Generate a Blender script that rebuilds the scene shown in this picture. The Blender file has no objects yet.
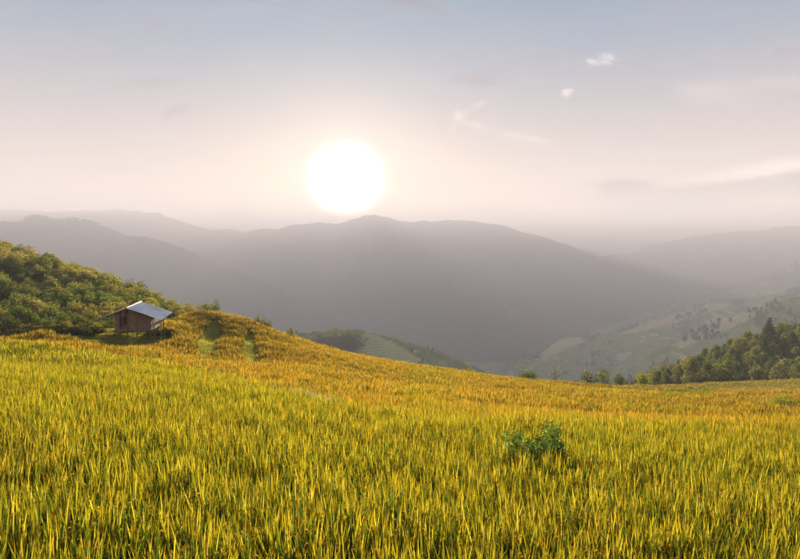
import bpy, bmesh, math, random
import numpy as np
from mathutils import Vector, Matrix

# ------------------------------------------------------------------ camera
F = 533.333            # focal length in pixels of the 800 px wide photograph
PITCH = math.atan(41.5 / F)
EYE = 2.15            # eye above the tops of the crop
ZC = EYE + 0.85
SP, CP = math.sin(PITCH), math.cos(PITCH)
scene = bpy.context.scene
col = scene.collection

cam_d = bpy.data.cameras.new('camera')
cam_d.lens = 24.0; cam_d.sensor_width = 36.0; cam_d.sensor_fit = 'HORIZONTAL'
cam_d.clip_start = 0.05; cam_d.clip_end = 80000.0
cam = bpy.data.objects.new('camera', cam_d)
col.objects.link(cam)
cam.location = (0, 0, ZC)
cam.rotation_euler = (math.radians(90) - PITCH, 0, 0)
scene.camera = cam

def pdir(px, py):
    """pixel of the 800x559 photograph -> direction (x, y, z) with y = 1"""
    u = (px - 400.0) / F; v = (279.5 - py) / F
    y = CP + v * SP; z = v * CP - SP
    return u / y, 1.0, z / y
def P(px, py, Y):
    a, _, c = pdir(px, py)
    return Vector((a * Y, Y, ZC + c * Y))
def proj(x, y, z):
    z = z - ZC
    d = y * CP - z * SP; v = y * SP + z * CP
    d = np.maximum(d, 1e-3)
    return 400 + F * x / d, 279.5 - F * v / d

# ------------------------------------------------------------------ sun, sky
sx_, _, sz_ = pdir(346, 182)
SUN = Vector((sx_, 1, sz_)).normalized()
SUN_EL = math.asin(SUN.z); SUN_AZ = math.atan2(SUN.x, SUN.y)

sun_d = bpy.data.lights.new('sun', 'SUN')
sun_d.energy = 5.0; sun_d.angle = math.radians(0.9); sun_d.color = (1.0, 0.87, 0.71)
sun = bpy.data.objects.new('sun', sun_d); col.objects.link(sun)
sun.rotation_euler = (-SUN).to_track_quat('-Z', 'Y').to_euler()
sun.location = (0, 0, 60)

world = bpy.data.worlds.new('World'); scene.world = world; world.use_nodes = True
wt = world.node_tree; wt.nodes.clear()
class NT:
    """tiny node helper"""
    def __init__(s, t): s.t = t
    def n(s, typ, **kw):
        nd = s.t.nodes.new(typ)
        for k, v in kw.items(): setattr(nd, k, v)
        return nd
    def put(s, sock, v):
        if hasattr(v, 'is_output'): s.t.links.new(v, sock)
        else: sock.default_value = v
    def m(s, op, a, b=None, c=None, clamp=False):
        nd = s.n('ShaderNodeMath', operation=op, use_clamp=clamp)
        s.put(nd.inputs[0], a)
        if b is not None: s.put(nd.inputs[1], b)
        if c is not None: s.put(nd.inputs[2], c)
        return nd.outputs[0]
    def vm(s, op, a, b=None, out=0):
        nd = s.n('ShaderNodeVectorMath', operation=op)
        s.put(nd.inputs[0], a)
        if b is not None: s.put(nd.inputs[1], b)
        return nd.outputs[out]
    def scale(s, a, k):
        nd = s.n('ShaderNodeVectorMath', operation='SCALE'); s.put(nd.inputs[0], a); s.put(nd.inputs[3], k)
        return nd.outputs[0]
    def mix(s, f, a, b, bt='MIX'):
        nd = s.n('ShaderNodeMix', data_type='RGBA', blend_type=bt)
        s.put(nd.inputs[0], f); s.put(nd.inputs[6], a); s.put(nd.inputs[7], b)
        return nd.outputs[2]
    def rng(s, v, a, b, c=0.0, d=1.0, smooth=True):
        nd = s.n('ShaderNodeMapRange', interpolation_type='SMOOTHSTEP' if smooth else 'LINEAR')
        for i, x in enumerate((v, a, b, c, d)): s.put(nd.inputs[i], x)
        return nd.outputs[0]
    def noise(s, vec, scale, detail=4, rough=0.55, dist=0.0):
        nd = s.n('ShaderNodeTexNoise')
        if vec is not None: s.put(nd.inputs['Vector'], vec)
        nd.inputs['Scale'].default_value = scale; nd.inputs['Detail'].default_value = detail
        nd.inputs['Roughness'].default_value = rough; nd.inputs['Distortion'].default_value = dist
        return nd.outputs[0]
def rgba(c): return (c[0], c[1], c[2], 1.0)

W = NT(wt)
sky = W.n('ShaderNodeTexSky', sky_type='NISHITA')
sky.sun_disc = False
sky.sun_elevation = SUN_EL; sky.sun_rotation = SUN_AZ
sky.altitude = 900; sky.air_density = 1.0; sky.dust_density = 1.6; sky.ozone_density = 1.5
SKY_STRENGTH = 0.11
tc = W.n('ShaderNodeTexCoord')
dirv = tc.outputs['Generated']
sep = W.n('ShaderNodeSeparateXYZ'); wt.links.new(dirv, sep.inputs[0])
dx, dy, dz = sep.outputs
dot = W.vm('DOT_PRODUCT', dirv, tuple(SUN), out=1)
ang = W.m('MULTIPLY', W.m('ARCCOSINE', W.m('MINIMUM', dot, 0.999999)), 180 / math.pi)
skyc = W.scale(sky.outputs[0], SKY_STRENGTH)
# thin high haze veil evens out the blue of the upper air
veil = W.rng(dz, 0.03, 0.42, 1.0, 0.0)
hazec = W.mix(veil, rgba((0.05, 0.29, 0.55)), rgba((0.70, 0.50, 0.47)))
skyc = W.mix(0.7, skyc, hazec)
skyc = W.scale(skyc, 0.112)
# clouds: wisps and banks given by direction (x/y, z/y)
yy = W.m('MAXIMUM', dy, 0.05)
cu = W.m('DIVIDE', dx, yy); cv = W.m('DIVIDE', dz, yy)
comb = W.n('ShaderNodeCombineXYZ'); wt.links.new(cu, comb.inputs[0]); wt.links.new(cv, comb.inputs[1]); wt.links.new(W.m('MULTIPLY', W.m('SIGN', dy), 3.0), comb.inputs[2])
cvec = comb.outputs[0]
def blob(px, py, rx, ry, tilt=0.0):
    a, _, c = pdir(px, py); ca, sa = math.cos(tilt), math.sin(tilt)
    du = W.m('SUBTRACT', cu, a); dv = W.m('SUBTRACT', cv, c)
    p = W.m('DIVIDE', W.m('ADD', W.m('MULTIPLY', du, ca), W.m('MULTIPLY', dv, sa)), rx / F)
    q = W.m('DIVIDE', W.m('SUBTRACT', W.m('MULTIPLY', dv, ca), W.m('MULTIPLY', du, sa)), ry / F)
    r2 = W.m('ADD', W.m('MULTIPLY', p, p), W.m('MULTIPLY', q, q))
    return W.m('MULTIPLY', W.m('EXPONENT', W.m('MULTIPLY', r2, -1.0)), W.m('GREATER_THAN', dy, 0.05))
mp = W.n('ShaderNodeMapping'); wt.links.new(cvec, mp.inputs[0]); mp.inputs['Scale'].default_value = (1.0, 3.6, 1.0)
mp.inputs['Rotation'].default_value = (0, 0, math.radians(-8))
n_str = W.noise(mp.outputs[0], 5.0, 7, 0.6, 0.4)
n_puff = W.noise(cvec, 34.0, 6, 0.62, 0.5)
n_big = W.noise(mp.outputs[0], 2.1, 6, 0.55, 0.2)
cirrus = W.m('MULTIPLY', W.rng(n_str, 0.45, 0.85), W.rng(dz, 0.02, 0.2, 0.30, 0.16))
skyc = W.mix(cirrus, skyc, rgba((0.15, 0.125, 0.12)))
def add_cloud(skyc, masks, noise, lo, hi, amt, colr):
    m = masks[0]
    for k in masks[1:]: m = W.m('MAXIMUM', m, k)
    a = W.rng(W.m('ADD', noise, W.m('MULTIPLY', W.m('SUBTRACT', m, 1.0), 0.5)), lo, hi, 0.0, amt)
    return W.mix(a, skyc, rgba(colr))
bank = [blob(800, 186, 170, 13, math.radians(5)), blob(625, 187, 26, 8), blob(690, 203, 100, 8, math.radians(6))]
skyc = add_cloud(skyc, [blob(790, 168, 130, 13, math.radians(9))], n_big, 0.12, 0.7, 0.6, (0.28, 0.205, 0.18))
skyc = add_cloud(skyc, bank, n_str, 0.02, 0.42, 1.0, (0.01, 0.01, 0.02))
skyc = add_cloud(skyc, [blob(240, 216, 25, 13), blob(262, 222, 26, 9)], n_puff, 0.12, 0.5, 0.6, (0.05, 0.042, 0.045))
skyc = add_cloud(skyc, [blob(520, 136, 55, 7, math.radians(-11)), blob(478, 126, 22, 5, math.radians(-14))], n_str, 0.2, 0.8, 0.5, (0.15, 0.13, 0.125))
skyc = add_cloud(skyc, [blob(458, 119, 11, 17, math.radians(-22)), blob(470, 109, 18, 6, math.radians(25))], n_puff, 0.22, 0.85, 0.5, (0.17, 0.155, 0.15))
skyc = add_cloud(skyc, [blob(602, 61, 21, 11, math.radians(5)), blob(567, 94, 12, 8)], n_puff, 0.30, 0.80, 0.9, (0.19, 0.175, 0.165))
# sun and its aureole
disc = W.m('MULTIPLY', W.m('EXPONENT', W.m('MULTIPLY', W.m('POWER', W.m('DIVIDE', ang, 2.35), 2.8), -1.0)), 6.0)
aur = W.m('ADD', W.m('MULTIPLY', W.m('EXPONENT', W.m('MULTIPLY', ang, -1 / 3.2)), 0.10),
          W.m('MULTIPLY', W.m('EXPONENT', W.m('MULTIPLY', ang, -1 / 12.0)), 0.005))
glow = W.scale((1.0, 0.94, 0.88), W.m('ADD', disc, aur))
skyc = W.vm('ADD', skyc, glow)
bg = W.n('ShaderNodeBackground'); wt.links.new(skyc, bg.inputs[0]); bg.inputs[1].default_value = 1.0
wo = W.n('ShaderNodeOutputWorld'); wt.links.new(bg.outputs[0], wo.inputs[0])
world.cycles.sampling_method = 'MANUAL'; world.cycles.sample_map_resolution = 512

# ------------------------------------------------------------------ exposure, render
vs = scene.view_settings
scene.display_settings.display_device = 'sRGB'
vs.view_transform = 'Standard'; vs.look = 'None'; vs.exposure = 2.9; vs.gamma = 1.0
vs.use_curve_mapping = False
scene.render.engine = 'CYCLES'
cy = scene.cycles
cy.max_bounces = 4; cy.diffuse_bounces = 2; cy.glossy_bounces = 2; cy.transmission_bounces = 4
cy.volume_bounces = 3; cy.transparent_max_bounces = 8
cy.use_adaptive_sampling = True; cy.adaptive_threshold = 0.02
cy.use_denoising = True
try:
    cy.denoiser = 'OPENIMAGEDENOISE'; cy.denoising_input_passes = 'RGB_ALBEDO_NORMAL'; cy.denoising_prefilter = 'ACCURATE'
except Exception: pass
cy.sample_clamp_indirect = 6.0
cy.caustics_reflective = False; cy.caustics_refractive = False

# ------------------------------------------------------------------ helpers
rng = np.random.default_rng(7)
random.seed(7)

def hash2(ix, iy, s):
    h = (ix.astype(np.int64) * 374761393 + iy.astype(np.int64) * 668265263 + s * 2147483647 + 1013904223) & 0xFFFFFFFF
    h = ((h ^ (h >> 13)) * 1274126177) & 0xFFFFFFFF
    h = (h ^ (h >> 16)) & 0xFFFFFFFF
    return h / 4294967295.0
def vnoise(x, y, s=0):
    x = np.asarray(x, float); y = np.asarray(y, float)
    ix = np.floor(x); iy = np.floor(y); fx = x - ix; fy = y - iy
    fx = fx * fx * fx * (fx * (fx * 6 - 15) + 10); fy = fy * fy * fy * (fy * (fy * 6 - 15) + 10)
    a = hash2(ix, iy, s); b = hash2(ix + 1, iy, s); c = hash2(ix, iy + 1, s); d = hash2(ix + 1, iy + 1, s)
    return (a * (1 - fx) + b * fx) * (1 - fy) + (c * (1 - fx) + d * fx) * fy
def fbm(x, y, s=0, o=5, g=0.5, ridged=False):
    t = 0; a = 1.0; n = 0
    for k in range(o):
        v = vnoise(x, y, s + k)
        if ridged: v = 1 - np.abs(2 * v - 1)
        t = t + a * v; n += a; a *= g
        x, y = x * 1.93 + 7.1 * k + y * 0.31, y * 1.93 - 3.3 * k - x * 0.31
    return t / n
def sstep(a, b, x):
    t = np.clip((x - a) / (b - a), 0, 1); return t * t * (3 - 2 * t)

def mesh_np(name, v, faces, mat=None, smooth=False):
    """faces: (n,4) or (n,3) array, or list"""
    me = bpy.data.meshes.new(name)
    v = np.asarray(v, dtype=np.float32)
    if isinstance(faces, np.ndarray):
        k = faces.shape[1]; nf = len(faces)
        me.vertices.add(len(v)); me.vertices.foreach_set('co', v.ravel())
        me.loops.add(nf * k); me.loops.foreach_set('vertex_index', faces.astype(np.int32).ravel())
        me.polygons.add(nf); me.polygons.foreach_set('loop_start', np.arange(0, nf * k, k, dtype=np.int32))
        me.update(calc_edges=True)
    else:
        me.from_pydata([tuple(p) for p in v], [], faces); me.update()
    if smooth: me.polygons.foreach_set('use_smooth', [True] * len(me.polygons))
    if mat: me.materials.append(mat)
    return me
def add(name, me, parent=None, loc=None):
    o = bpy.data.objects.new(name, me); col.objects.link(o)
    if parent is not None: o.parent = parent
    if loc is not None: o.location = loc
    return o
def tag(o, label, cat, group=None):
    o['label'] = label; o['category'] = cat
    if group: o['group'] = group
    return o
def kind(o, k): o['kind'] = k; return o
def empty(name, loc, rz=0.0):
    o = bpy.data.objects.new(name, None); col.objects.link(o)
    o.location = loc; o.rotation_euler = (0, 0, rz); o.empty_display_size = 0.5
    return o
def grid_faces(nu, nv):
    i = np.arange((nu - 1) * (nv - 1)); a = (i // (nv - 1)) * nv + i % (nv - 1)
    return np.stack([a, a + 1, a + nv + 1, a + nv], 1)
def set_col(me, name, arr):
    at = me.attributes.new(name, 'FLOAT_COLOR', 'POINT')
    c = np.ones((len(arr), 4), np.float32); c[:, :3] = arr
    at.data.foreach_set('color', c.ravel())

# ------------------------------------------------------------------ materials
def mat_new(name):
    m = bpy.data.materials.new(name); m.use_nodes = True; m.node_tree.nodes.clear()
    return m, NT(m.node_tree)
def out(m, N, shader, disp=None):
    o = N.n('ShaderNodeOutputMaterial'); m.node_tree.links.new(shader, o.inputs[0])
def leafy(name, c1, c2, trans=0.45, hue_var=0.5, rough=0.55, tcol=1.25, gloss=0.03):
    m, N = mat_new(name)
    oi = N.n('ShaderNodeObjectInfo'); geo = N.n('ShaderNodeNewGeometry')
    nz = N.noise(geo.outputs['Position'], 0.35, 3)
    f = N.m('ADD', N.m('MULTIPLY', oi.outputs['Random'], hue_var), N.m('MULTIPLY', nz, 1 - hue_var), clamp=True)
    rnd = geo.outputs['Random Per Island']
    f = N.m('ADD', f, N.m('MULTIPLY', N.m('SUBTRACT', rnd, 0.5), 0.7), clamp=True)
    c = N.mix(f, rgba(c1), rgba(c2))
    v = N.rng(rnd, 0, 1, 0.75, 1.25, False)
    c = N.mix(1.0, c, N_combine(N, v), 'MULTIPLY')
    d = N.n('ShaderNodeBsdfDiffuse'); N.put(d.inputs['Color'], c)
    t = N.n('ShaderNodeBsdfTranslucent'); N.put(t.inputs[0], N.mix(1.0, c, (tcol * 1.1, tcol, tcol * 0.55, 1), 'MULTIPLY'))
    mx = N.n('ShaderNodeMixShader'); mx.inputs[0].default_value = trans
    m.node_tree.links.new(d.outputs[0], mx.inputs[1]); m.node_tree.links.new(t.outputs[0], mx.inputs[2])
    out(m, N, mx.outputs[0]); return m
def N_combine(N, v):
    c = N.n('ShaderNodeCombineXYZ')
    for i in range(3): N.put(c.inputs[i], v)
    return c.outputs[0]
def plain(name, c1, c2, scale=6.0, rough=0.8, stretch=(1, 1, 1), metal=0.0, bump=0.3, rand=0.25, spec=0.4):
    m, N = mat_new(name)
    t = N.n('ShaderNodeTexCoord'); mp = N.n('ShaderNodeMapping'); N.put(mp.inputs[0], t.outputs['Object']); mp.inputs['Scale'].default_value = stretch
    oi = N.n('ShaderNodeObjectInfo')
    ad = N.vm('ADD', mp.outputs[0], N_combine(N, N.m('MULTIPLY', oi.outputs['Random'], 37.0)))
    nz = N.noise(ad, scale, 6, 0.62)
    f = N.m('ADD', N.rng(nz, 0.3, 0.72), N.m('MULTIPLY', N.m('SUBTRACT', oi.outputs['Random'], 0.5), rand * 2), clamp=True)
    b = N.n('ShaderNodeBsdfPrincipled'); N.put(b.inputs['Base Color'], N.mix(f, rgba(c1), rgba(c2)))
    b.inputs['Roughness'].default_value = rough; b.inputs['Metallic'].default_value = metal; b.inputs['Specular IOR Level'].default_value = spec
    bp = N.n('ShaderNodeBump'); bp.inputs['Strength'].default_value = bump; bp.inputs['Distance'].default_value = 0.02
    N.put(bp.inputs['Height'], nz); N.put(b.inputs['Normal'], bp.outputs[0])
    out(m, N, b.outputs[0]); return m

M = {}
M['wood'] = plain('weathered_wood', (0.19, 0.11, 0.065), (0.44, 0.28, 0.175), 5, 0.85, (9, 9, 0.7))
M['wood_pale'] = plain('pale_board', (0.45, 0.36, 0.29), (0.70, 0.60, 0.52), 5, 0.8, (6, 1, 6))
M['post'] = plain('post_wood', (0.14, 0.085, 0.05), (0.32, 0.20, 0.12), 5, 0.9, (7, 7, 0.7))
M['tin'] = plain('roof_sheet', (0.50, 0.47, 0.50), (0.66, 0.62, 0.65), 1.6, 0.5, (1, 1, 1), 0.0, 0.1, 0.1)
M['bark'] = plain('bark', (0.07, 0.05, 0.035), (0.17, 0.13, 0.09), 4, 0.9, (3, 3, 0.6))
M['dark'] = plain('dark_interior', (0.02, 0.015, 0.012), (0.04, 0.03, 0.02), 4, 0.9)

# ------------------------------------------------------------------ near terrain
PA, PB = -0.0625, -0.2015           # the field falls to the right and away from the viewer
RICE_H = 1.0
EDGE_PX = [-300, 0, 80, 160, 230, 280, 310, 340, 400, 480, 560, 680, 800, 1100]
EDGE_Y = [37, 37, 36, 34, 28, 23.5, 21.3, 19.7, 17.5, 16.3, 16.8, 20, 25, 30]
def edge_y(px): return np.interp(px, EDGE_PX, EDGE_Y)
def pxof(x, y): return 400 + F * np.asarray(x) / np.maximum(np.asarray(y), 1.0) * 1.003
def step_drop(x, y):
    px = pxof(x, y); e = edge_y(px)
    amt = np.interp(px, [-200, 0, 200, 330, 420, 560], [0.5, 0.55, 0.75, 0.65, 0.25, 0.1])
    return -amt * sstep(-0.4, 0.7, y - e) * np.exp(-np.maximum(y - e, 0) / 30.0)
def plane(x, y): return (ZC - EYE - 0.85) + PA * x + PB * y

SKYL = [(180, 317.5, 70), (200, 311.5, 75), (215, 312, 76), (240, 317.5, 76), (262, 326, 75), (290, 336, 76), (330, 348, 80),
        (365, 355.5, 83), (400, 362, 86), (440, 368.5, 88), (480, 374.5, 90), (520, 379, 92), (560, 382.5, 95), (600, 386, 95), (640, 386, 98),
        (700, 383, 105), (750, 381, 110), (800, 379, 115), (900, 375, 125)]
C = []   # (px, py, Y, depth of the ground under what the pixel shows)
C += [(a, b, c, RICE_H) for a, b, c in SKYL]
C += [(-150, 345, 46, RICE_H), (0, 340, 48, RICE_H), (22, 336, 50, RICE_H), (40, 332.5, 51, RICE_H), (60, 337.5, 50, RICE_H), (80, 344.5, 48, RICE_H), (110, 344, 48, RICE_H),
      (40, 341, 40, RICE_H), (140, 347, 46, RICE_H), (140, 339.5, 55, 0), (160, 337, 58, 0), (172, 331, 62, 0.2),
      (205, 358, 50, RICE_H), (206, 335, 63, RICE_H), (252, 364, 48, RICE_H), (250, 342, 62, RICE_H), (300, 366, 50, RICE_H), (330, 372, 46, RICE_H), (400, 384, 44, RICE_H),
      (440, 373, 65, RICE_H), (480, 380, 62, RICE_H), (560, 389.5, 62, RICE_H), (640, 394, 62, RICE_H), (720, 393, 66, RICE_H), (800, 391, 70, RICE_H), (900, 388, 75, RICE_H),
      (480, 391, 40, RICE_H), (560, 400, 40, RICE_H), (640, 405, 40, RICE_H), (720, 406, 42, RICE_H), (800, 405, 44, RICE_H), (900, 405, 46, RICE_H), (600, 412, 27, RICE_H), (750, 416, 29, RICE_H), (860, 418, 30, RICE_H),
      (600, 389.5, 80, RICE_H), (700, 386.5, 88, RICE_H), (800, 384, 94, RICE_H)]
C += [(0, 325, 62, 0), (-100, 322, 62, 0), (60, 329, 60, 0), (100, 331, 63, 0), (150, 326, 72, 0),
      (0, 248, 150, 3.0), (-120, 236, 160, 3.0), (50, 259, 142, 3.0), (100, 274, 126, 2.8), (150, 291, 106, 2.4), (180, 303, 92, 2.0),
      (0, 282, 95, 1.6), (60, 290, 92, 1.6), (110, 302, 86, 1.4)]
# behind the brow everything falls away
for px, py in ((-200, 250), (-50, 262), (60, 282), (150, 315)):
    C += [(px, py + 12, 195, 0), (px, py + 50, 260, 0), (px, py + 80, 330, 0)]
for px, py in ((200, 330), (260, 345), (330, 366), (400, 378), (480, 388), (560, 395), (620, 398)):
    C += [(px, py, 105, 0), (px, py + 30, 150, 0), (px, py + 55, 240, 0), (px, py + 70, 330, 0)]
# wooded slope on the right
C += [(640, 397, 150, 0), (700, 394, 150, 0), (760, 392, 150, 0), (820, 390, 150, 0), (900, 388, 150, 0),
      (650, 391, 200, 0), (700, 372, 210, 0), (760, 352, 220, 0), (820, 338, 225, 0), (920, 320, 230, 0), (760, 372, 270, 0), (850, 360, 290, 0), (680, 410, 280, 0),
      (760, 400, 330, 0), (900, 380, 330, 0)]
pts = [P(a, b, c) for a, b, c, d in C]
cx = np.array([p.x for p in pts]); cyy = np.array([p.y for p in pts])
cz = np.array([p.z for p in pts]) - np.array([c[3] for c in C])
# the near terrace itself lies on the plane
nx, ny = [], []
for yv in (-25, -8, 2, 6, 10):
    for xv in (-30, -14, -5, 0, 5, 14, 30):
        nx.append(xv); ny.append(yv)
for px in (0, 120, 240, 600, 800):
    e = float(edge_y(px)); yv = e * 0.85; nx.append((px - 400) / F * yv); ny.append(yv)
nx += [-90, -90, 90, 90, -140, 160]; ny += [-20, 30, -20, 30, 20, 50]
nx = np.array(nx, float); ny = np.array(ny, float)
X0 = np.concatenate([cx, nx]); Y0 = np.concatenate([cyy, ny])
Z0 = np.concatenate([cz - plane(cx, cyy) - step_drop(cx, cyy), np.zeros(len(nx))])
SC = 60.0
def tps_k(r2): return 0.5 * r2 * np.log(r2 + 1e-9)
n = len(X0)
A = np.zeros((n + 3, n + 3))
A[:n, :n] = tps_k(((X0[:, None] - X0) ** 2 + (Y0[:, None] - Y0) ** 2) / SC ** 2) + np.eye(n) * 3e-5
A[:n, n] = 1; A[:n, n + 1] = X0 / SC; A[:n, n + 2] = Y0 / SC
A[n:, :n] = A[:n, n:].T
TW = np.linalg.solve(A, np.concatenate([Z0, [0, 0, 0]]))
def ground_z(x, y, detail=True):
    x = np.asarray(x, float); y = np.asarray(y, float); sh = x.shape
    xf = x.ravel(); yf = y.ravel(); r = np.zeros(len(xf))
    for s in range(0, len(xf), 20000):
        a = xf[s:s + 20000]; b = yf[s:s + 20000]
        k = tps_k(((a[:, None] - X0) ** 2 + (b[:, None] - Y0) ** 2) / SC ** 2)
        r[s:s + 20000] = k @ TW[:n] + TW[n] + TW[n + 1] * a / SC + TW[n + 2] * b / SC
    z = r + plane(xf, yf) + step_drop(xf, yf)
    if detail:
        amp = 0.05 + 0.10 * sstep(20, 60, yf)
        z = z + (fbm(xf * 0.22, yf * 0.22, 31, 3) - 0.5) * 2 * amp
        # small contour terraces: the field drops in steps a few metres apart
        w = sstep(22, 36, yf) * (1 - sstep(118, 130, yf)) * (0.25 + 0.75 * sstep(-14, 6, xf))
        q = (plane(xf, yf) + (fbm(xf * 0.05, yf * 0.05, 77, 3) - 0.5) * 3.0) / 0.85
        fq = q - np.floor(q)
        z = z + w * (0.42 + 0.25 * sstep(5, 20, xf)) * (sstep(0.0, 0.22, fq) - fq - 0.39)
    return z.reshape(sh)

def inpoly(px, py, poly):
    c = np.zeros(px.shape, bool); k = len(poly); j = k - 1
    for i in range(k):
        xi, yi = poly[i]; xj, yj = poly[j]
        t = ((yi > py) != (yj > py)) & (px < (xj - xi) * (py - yi) / (yj - yi + 1e-9) + xi)
        c ^= t; j = i
    return c
STRIP1 = [(212, 316), (221, 318), (221.5, 333), (216, 349), (209, 360), (198, 356), (193, 347), (197, 336), (204, 326)]
STRIP2 = [(246, 327), (253, 331), (259.5, 348), (259.5, 364), (249, 362), (240.5, 354), (241, 340)]
BANK = [(86, 343), (98, 335), (118, 329), (176, 329), (172, 338), (152, 345), (120, 347), (100, 345.5)]
REND_PX = [-400, -100, 0, 40, 80, 110, 128, 145, 165, 180, 190] + [s[0] for s in SKYL[1:]] + [1300]
REND_Y = [46, 47, 49.5, 52.5, 50, 49, 49, 52, 66, 72, 77] + [s[2] + 3 for s in SKYL[1:]] + [130]
def rice_end(px): return np.interp(px, REND_PX, REND_Y)

xs = np.concatenate([-60 - np.cumsum(np.linspace(0.6, 9, 26))[::-1], np.arange(-60, 60.1, 0.55), 60 + np.cumsum(np.linspace(0.6, 9, 36))])
ys = np.concatenate([np.arange(-25, 8, 1.1), np.arange(8, 100, 0.45), 100 + np.cumsum(np.linspace(0.5, 8, 54))])
GX, GY = np.meshgrid(xs, ys, indexing='ij')
GZ = ground_z(GX, GY)
gpx, gpy = proj(GX, GY, GZ + RICE_H)
isrice = (GY < rice_end(gpx))
gme = mesh_np('ground', np.stack([GX, GY, GZ], -1).reshape(-1, 3), grid_faces(len(xs), len(ys))[:, ::-1].copy(), smooth=True)
cv_ = np.where(isrice[..., None], np.array([0.075, 0.060, 0.022]), np.array([0.055, 0.060, 0.022]))
dirt = inpoly(gpx, gpy, [(-20, 298), (14, 300), (16, 306), (-20, 309)])
cv_ = np.where(dirt[..., None], np.array([0.22, 0.12, 0.075]), cv_)
set_col(gme, 'cover', cv_.reshape(-1, 3))
m, N = mat_new('field_soil')
at = N.n('ShaderNodeAttribute', attribute_name='cover'); geo = N.n('ShaderNodeNewGeometry')
nz = N.noise(geo.outputs['Position'], 1.3, 6, 0.65)
b = N.n('ShaderNodeBsdfPrincipled'); b.inputs['Roughness'].default_value = 0.95; b.inputs['Specular IOR Level'].default_value = 0.1
N.put(b.inputs['Base Color'], N.mix(1.0, at.outputs[0], N_combine(N, N.rng(nz, 0.25, 0.75, 0.6, 1.5)), 'MULTIPLY'))
bp = N.n('ShaderNodeBump'); bp.inputs['Strength'].default_value = 0.6; bp.inputs['Distance'].default_value = 0.1
N.put(bp.inputs['Height'], nz); N.put(b.inputs['Normal'], bp.outputs[0]); out(m, N, b.outputs[0])
gme.materials.append(m)
ground = kind(add('ground', gme), 'structure')

# ------------------------------------------------------------------ hills and mountains
def land_mat(name, forest, forest2, field, field_amt, scale, strip=None):
    m, N = mat_new(name)
    geo = N.n('ShaderNodeNewGeometry'); pos = geo.outputs['Position']
    n1 = N.noise(pos, 1.0 / scale, 6, 0.6, 0.6); n2 = N.noise(pos, 9.0 / scale, 5, 0.65); n3 = N.noise(pos, 1.0 / (scale * 0.45), 4, 0.55, 1.2)
    c = N.mix(N.rng(n2, 0.35, 0.65), rgba(forest), rgba(forest2))
    f = N.m('MULTIPLY', N.rng(n3, 0.64 - field_amt * 0.3, 0.70 - field_amt * 0.3), 0.9)
    if strip:       # cultivated terraces follow the contours
        sp = N.n('ShaderNodeSeparateXYZ'); N.put(sp.inputs[0], pos)
        zz = N.m('ADD', N.m('DIVIDE', sp.outputs[2], strip), N.m('MULTIPLY', n1, 2.0))
        fr = N.m('FRACT', zz)
        cf = N.mix(N.rng(fr, 0.55, 0.8), rgba(field), rgba((forest2[0] * 1.6, forest2[1] * 1.6, forest2[2] * 1.4)))
    else: cf = rgba(field)
    at = N.n('ShaderNodeAttribute', attribute_name='tilled')
    f = N.m('MAXIMUM', f, at.outputs['Fac'])
    f = N.m('MULTIPLY', f, N.rng(n2, 0.25, 0.5, 0.5, 1.0))
    c = N.mix(f, c, cf)
    b = N.n('ShaderNodeBsdfPrincipled'); b.inputs['Roughness'].default_value = 1.0; b.inputs['Specular IOR Level'].default_value = 0.0
    N.put(b.inputs['Base Color'], c)
    bp = N.n('ShaderNodeBump'); bp.inputs['Strength'].default_value = 0.8; bp.inputs['Distance'].default_value = scale * 0.03
    N.put(bp.inputs['Height'], n2); N.put(b.inputs['Normal'], bp.outputs[0])
    out(m, N, b.outputs[0]); return m
M['far_land'] = land_mat('far_forest_slope', (0.035, 0.05, 0.025), (0.06, 0.07, 0.035), (0.13, 0.11, 0.06), 0.0, 900)
M['mid_land'] = land_mat('mid_valley_slope', (0.17, 0.19, 0.055), (0.30, 0.29, 0.095), (0.62, 0.46, 0.23), 0.26, 170, None)
M['near_land'] = land_mat('terraced_hill', (0.15, 0.175, 0.055), (0.25, 0.25, 0.09), (0.54, 0.45, 0.22), 0.2, 60, 2.2)
M['valley'] = land_mat('valley_floor', (0.05, 0.06, 0.025), (0.09, 0.09, 0.04), (0.20, 0.17, 0.09), 0.15, 260, None)
VALLEY = -520.0

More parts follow.
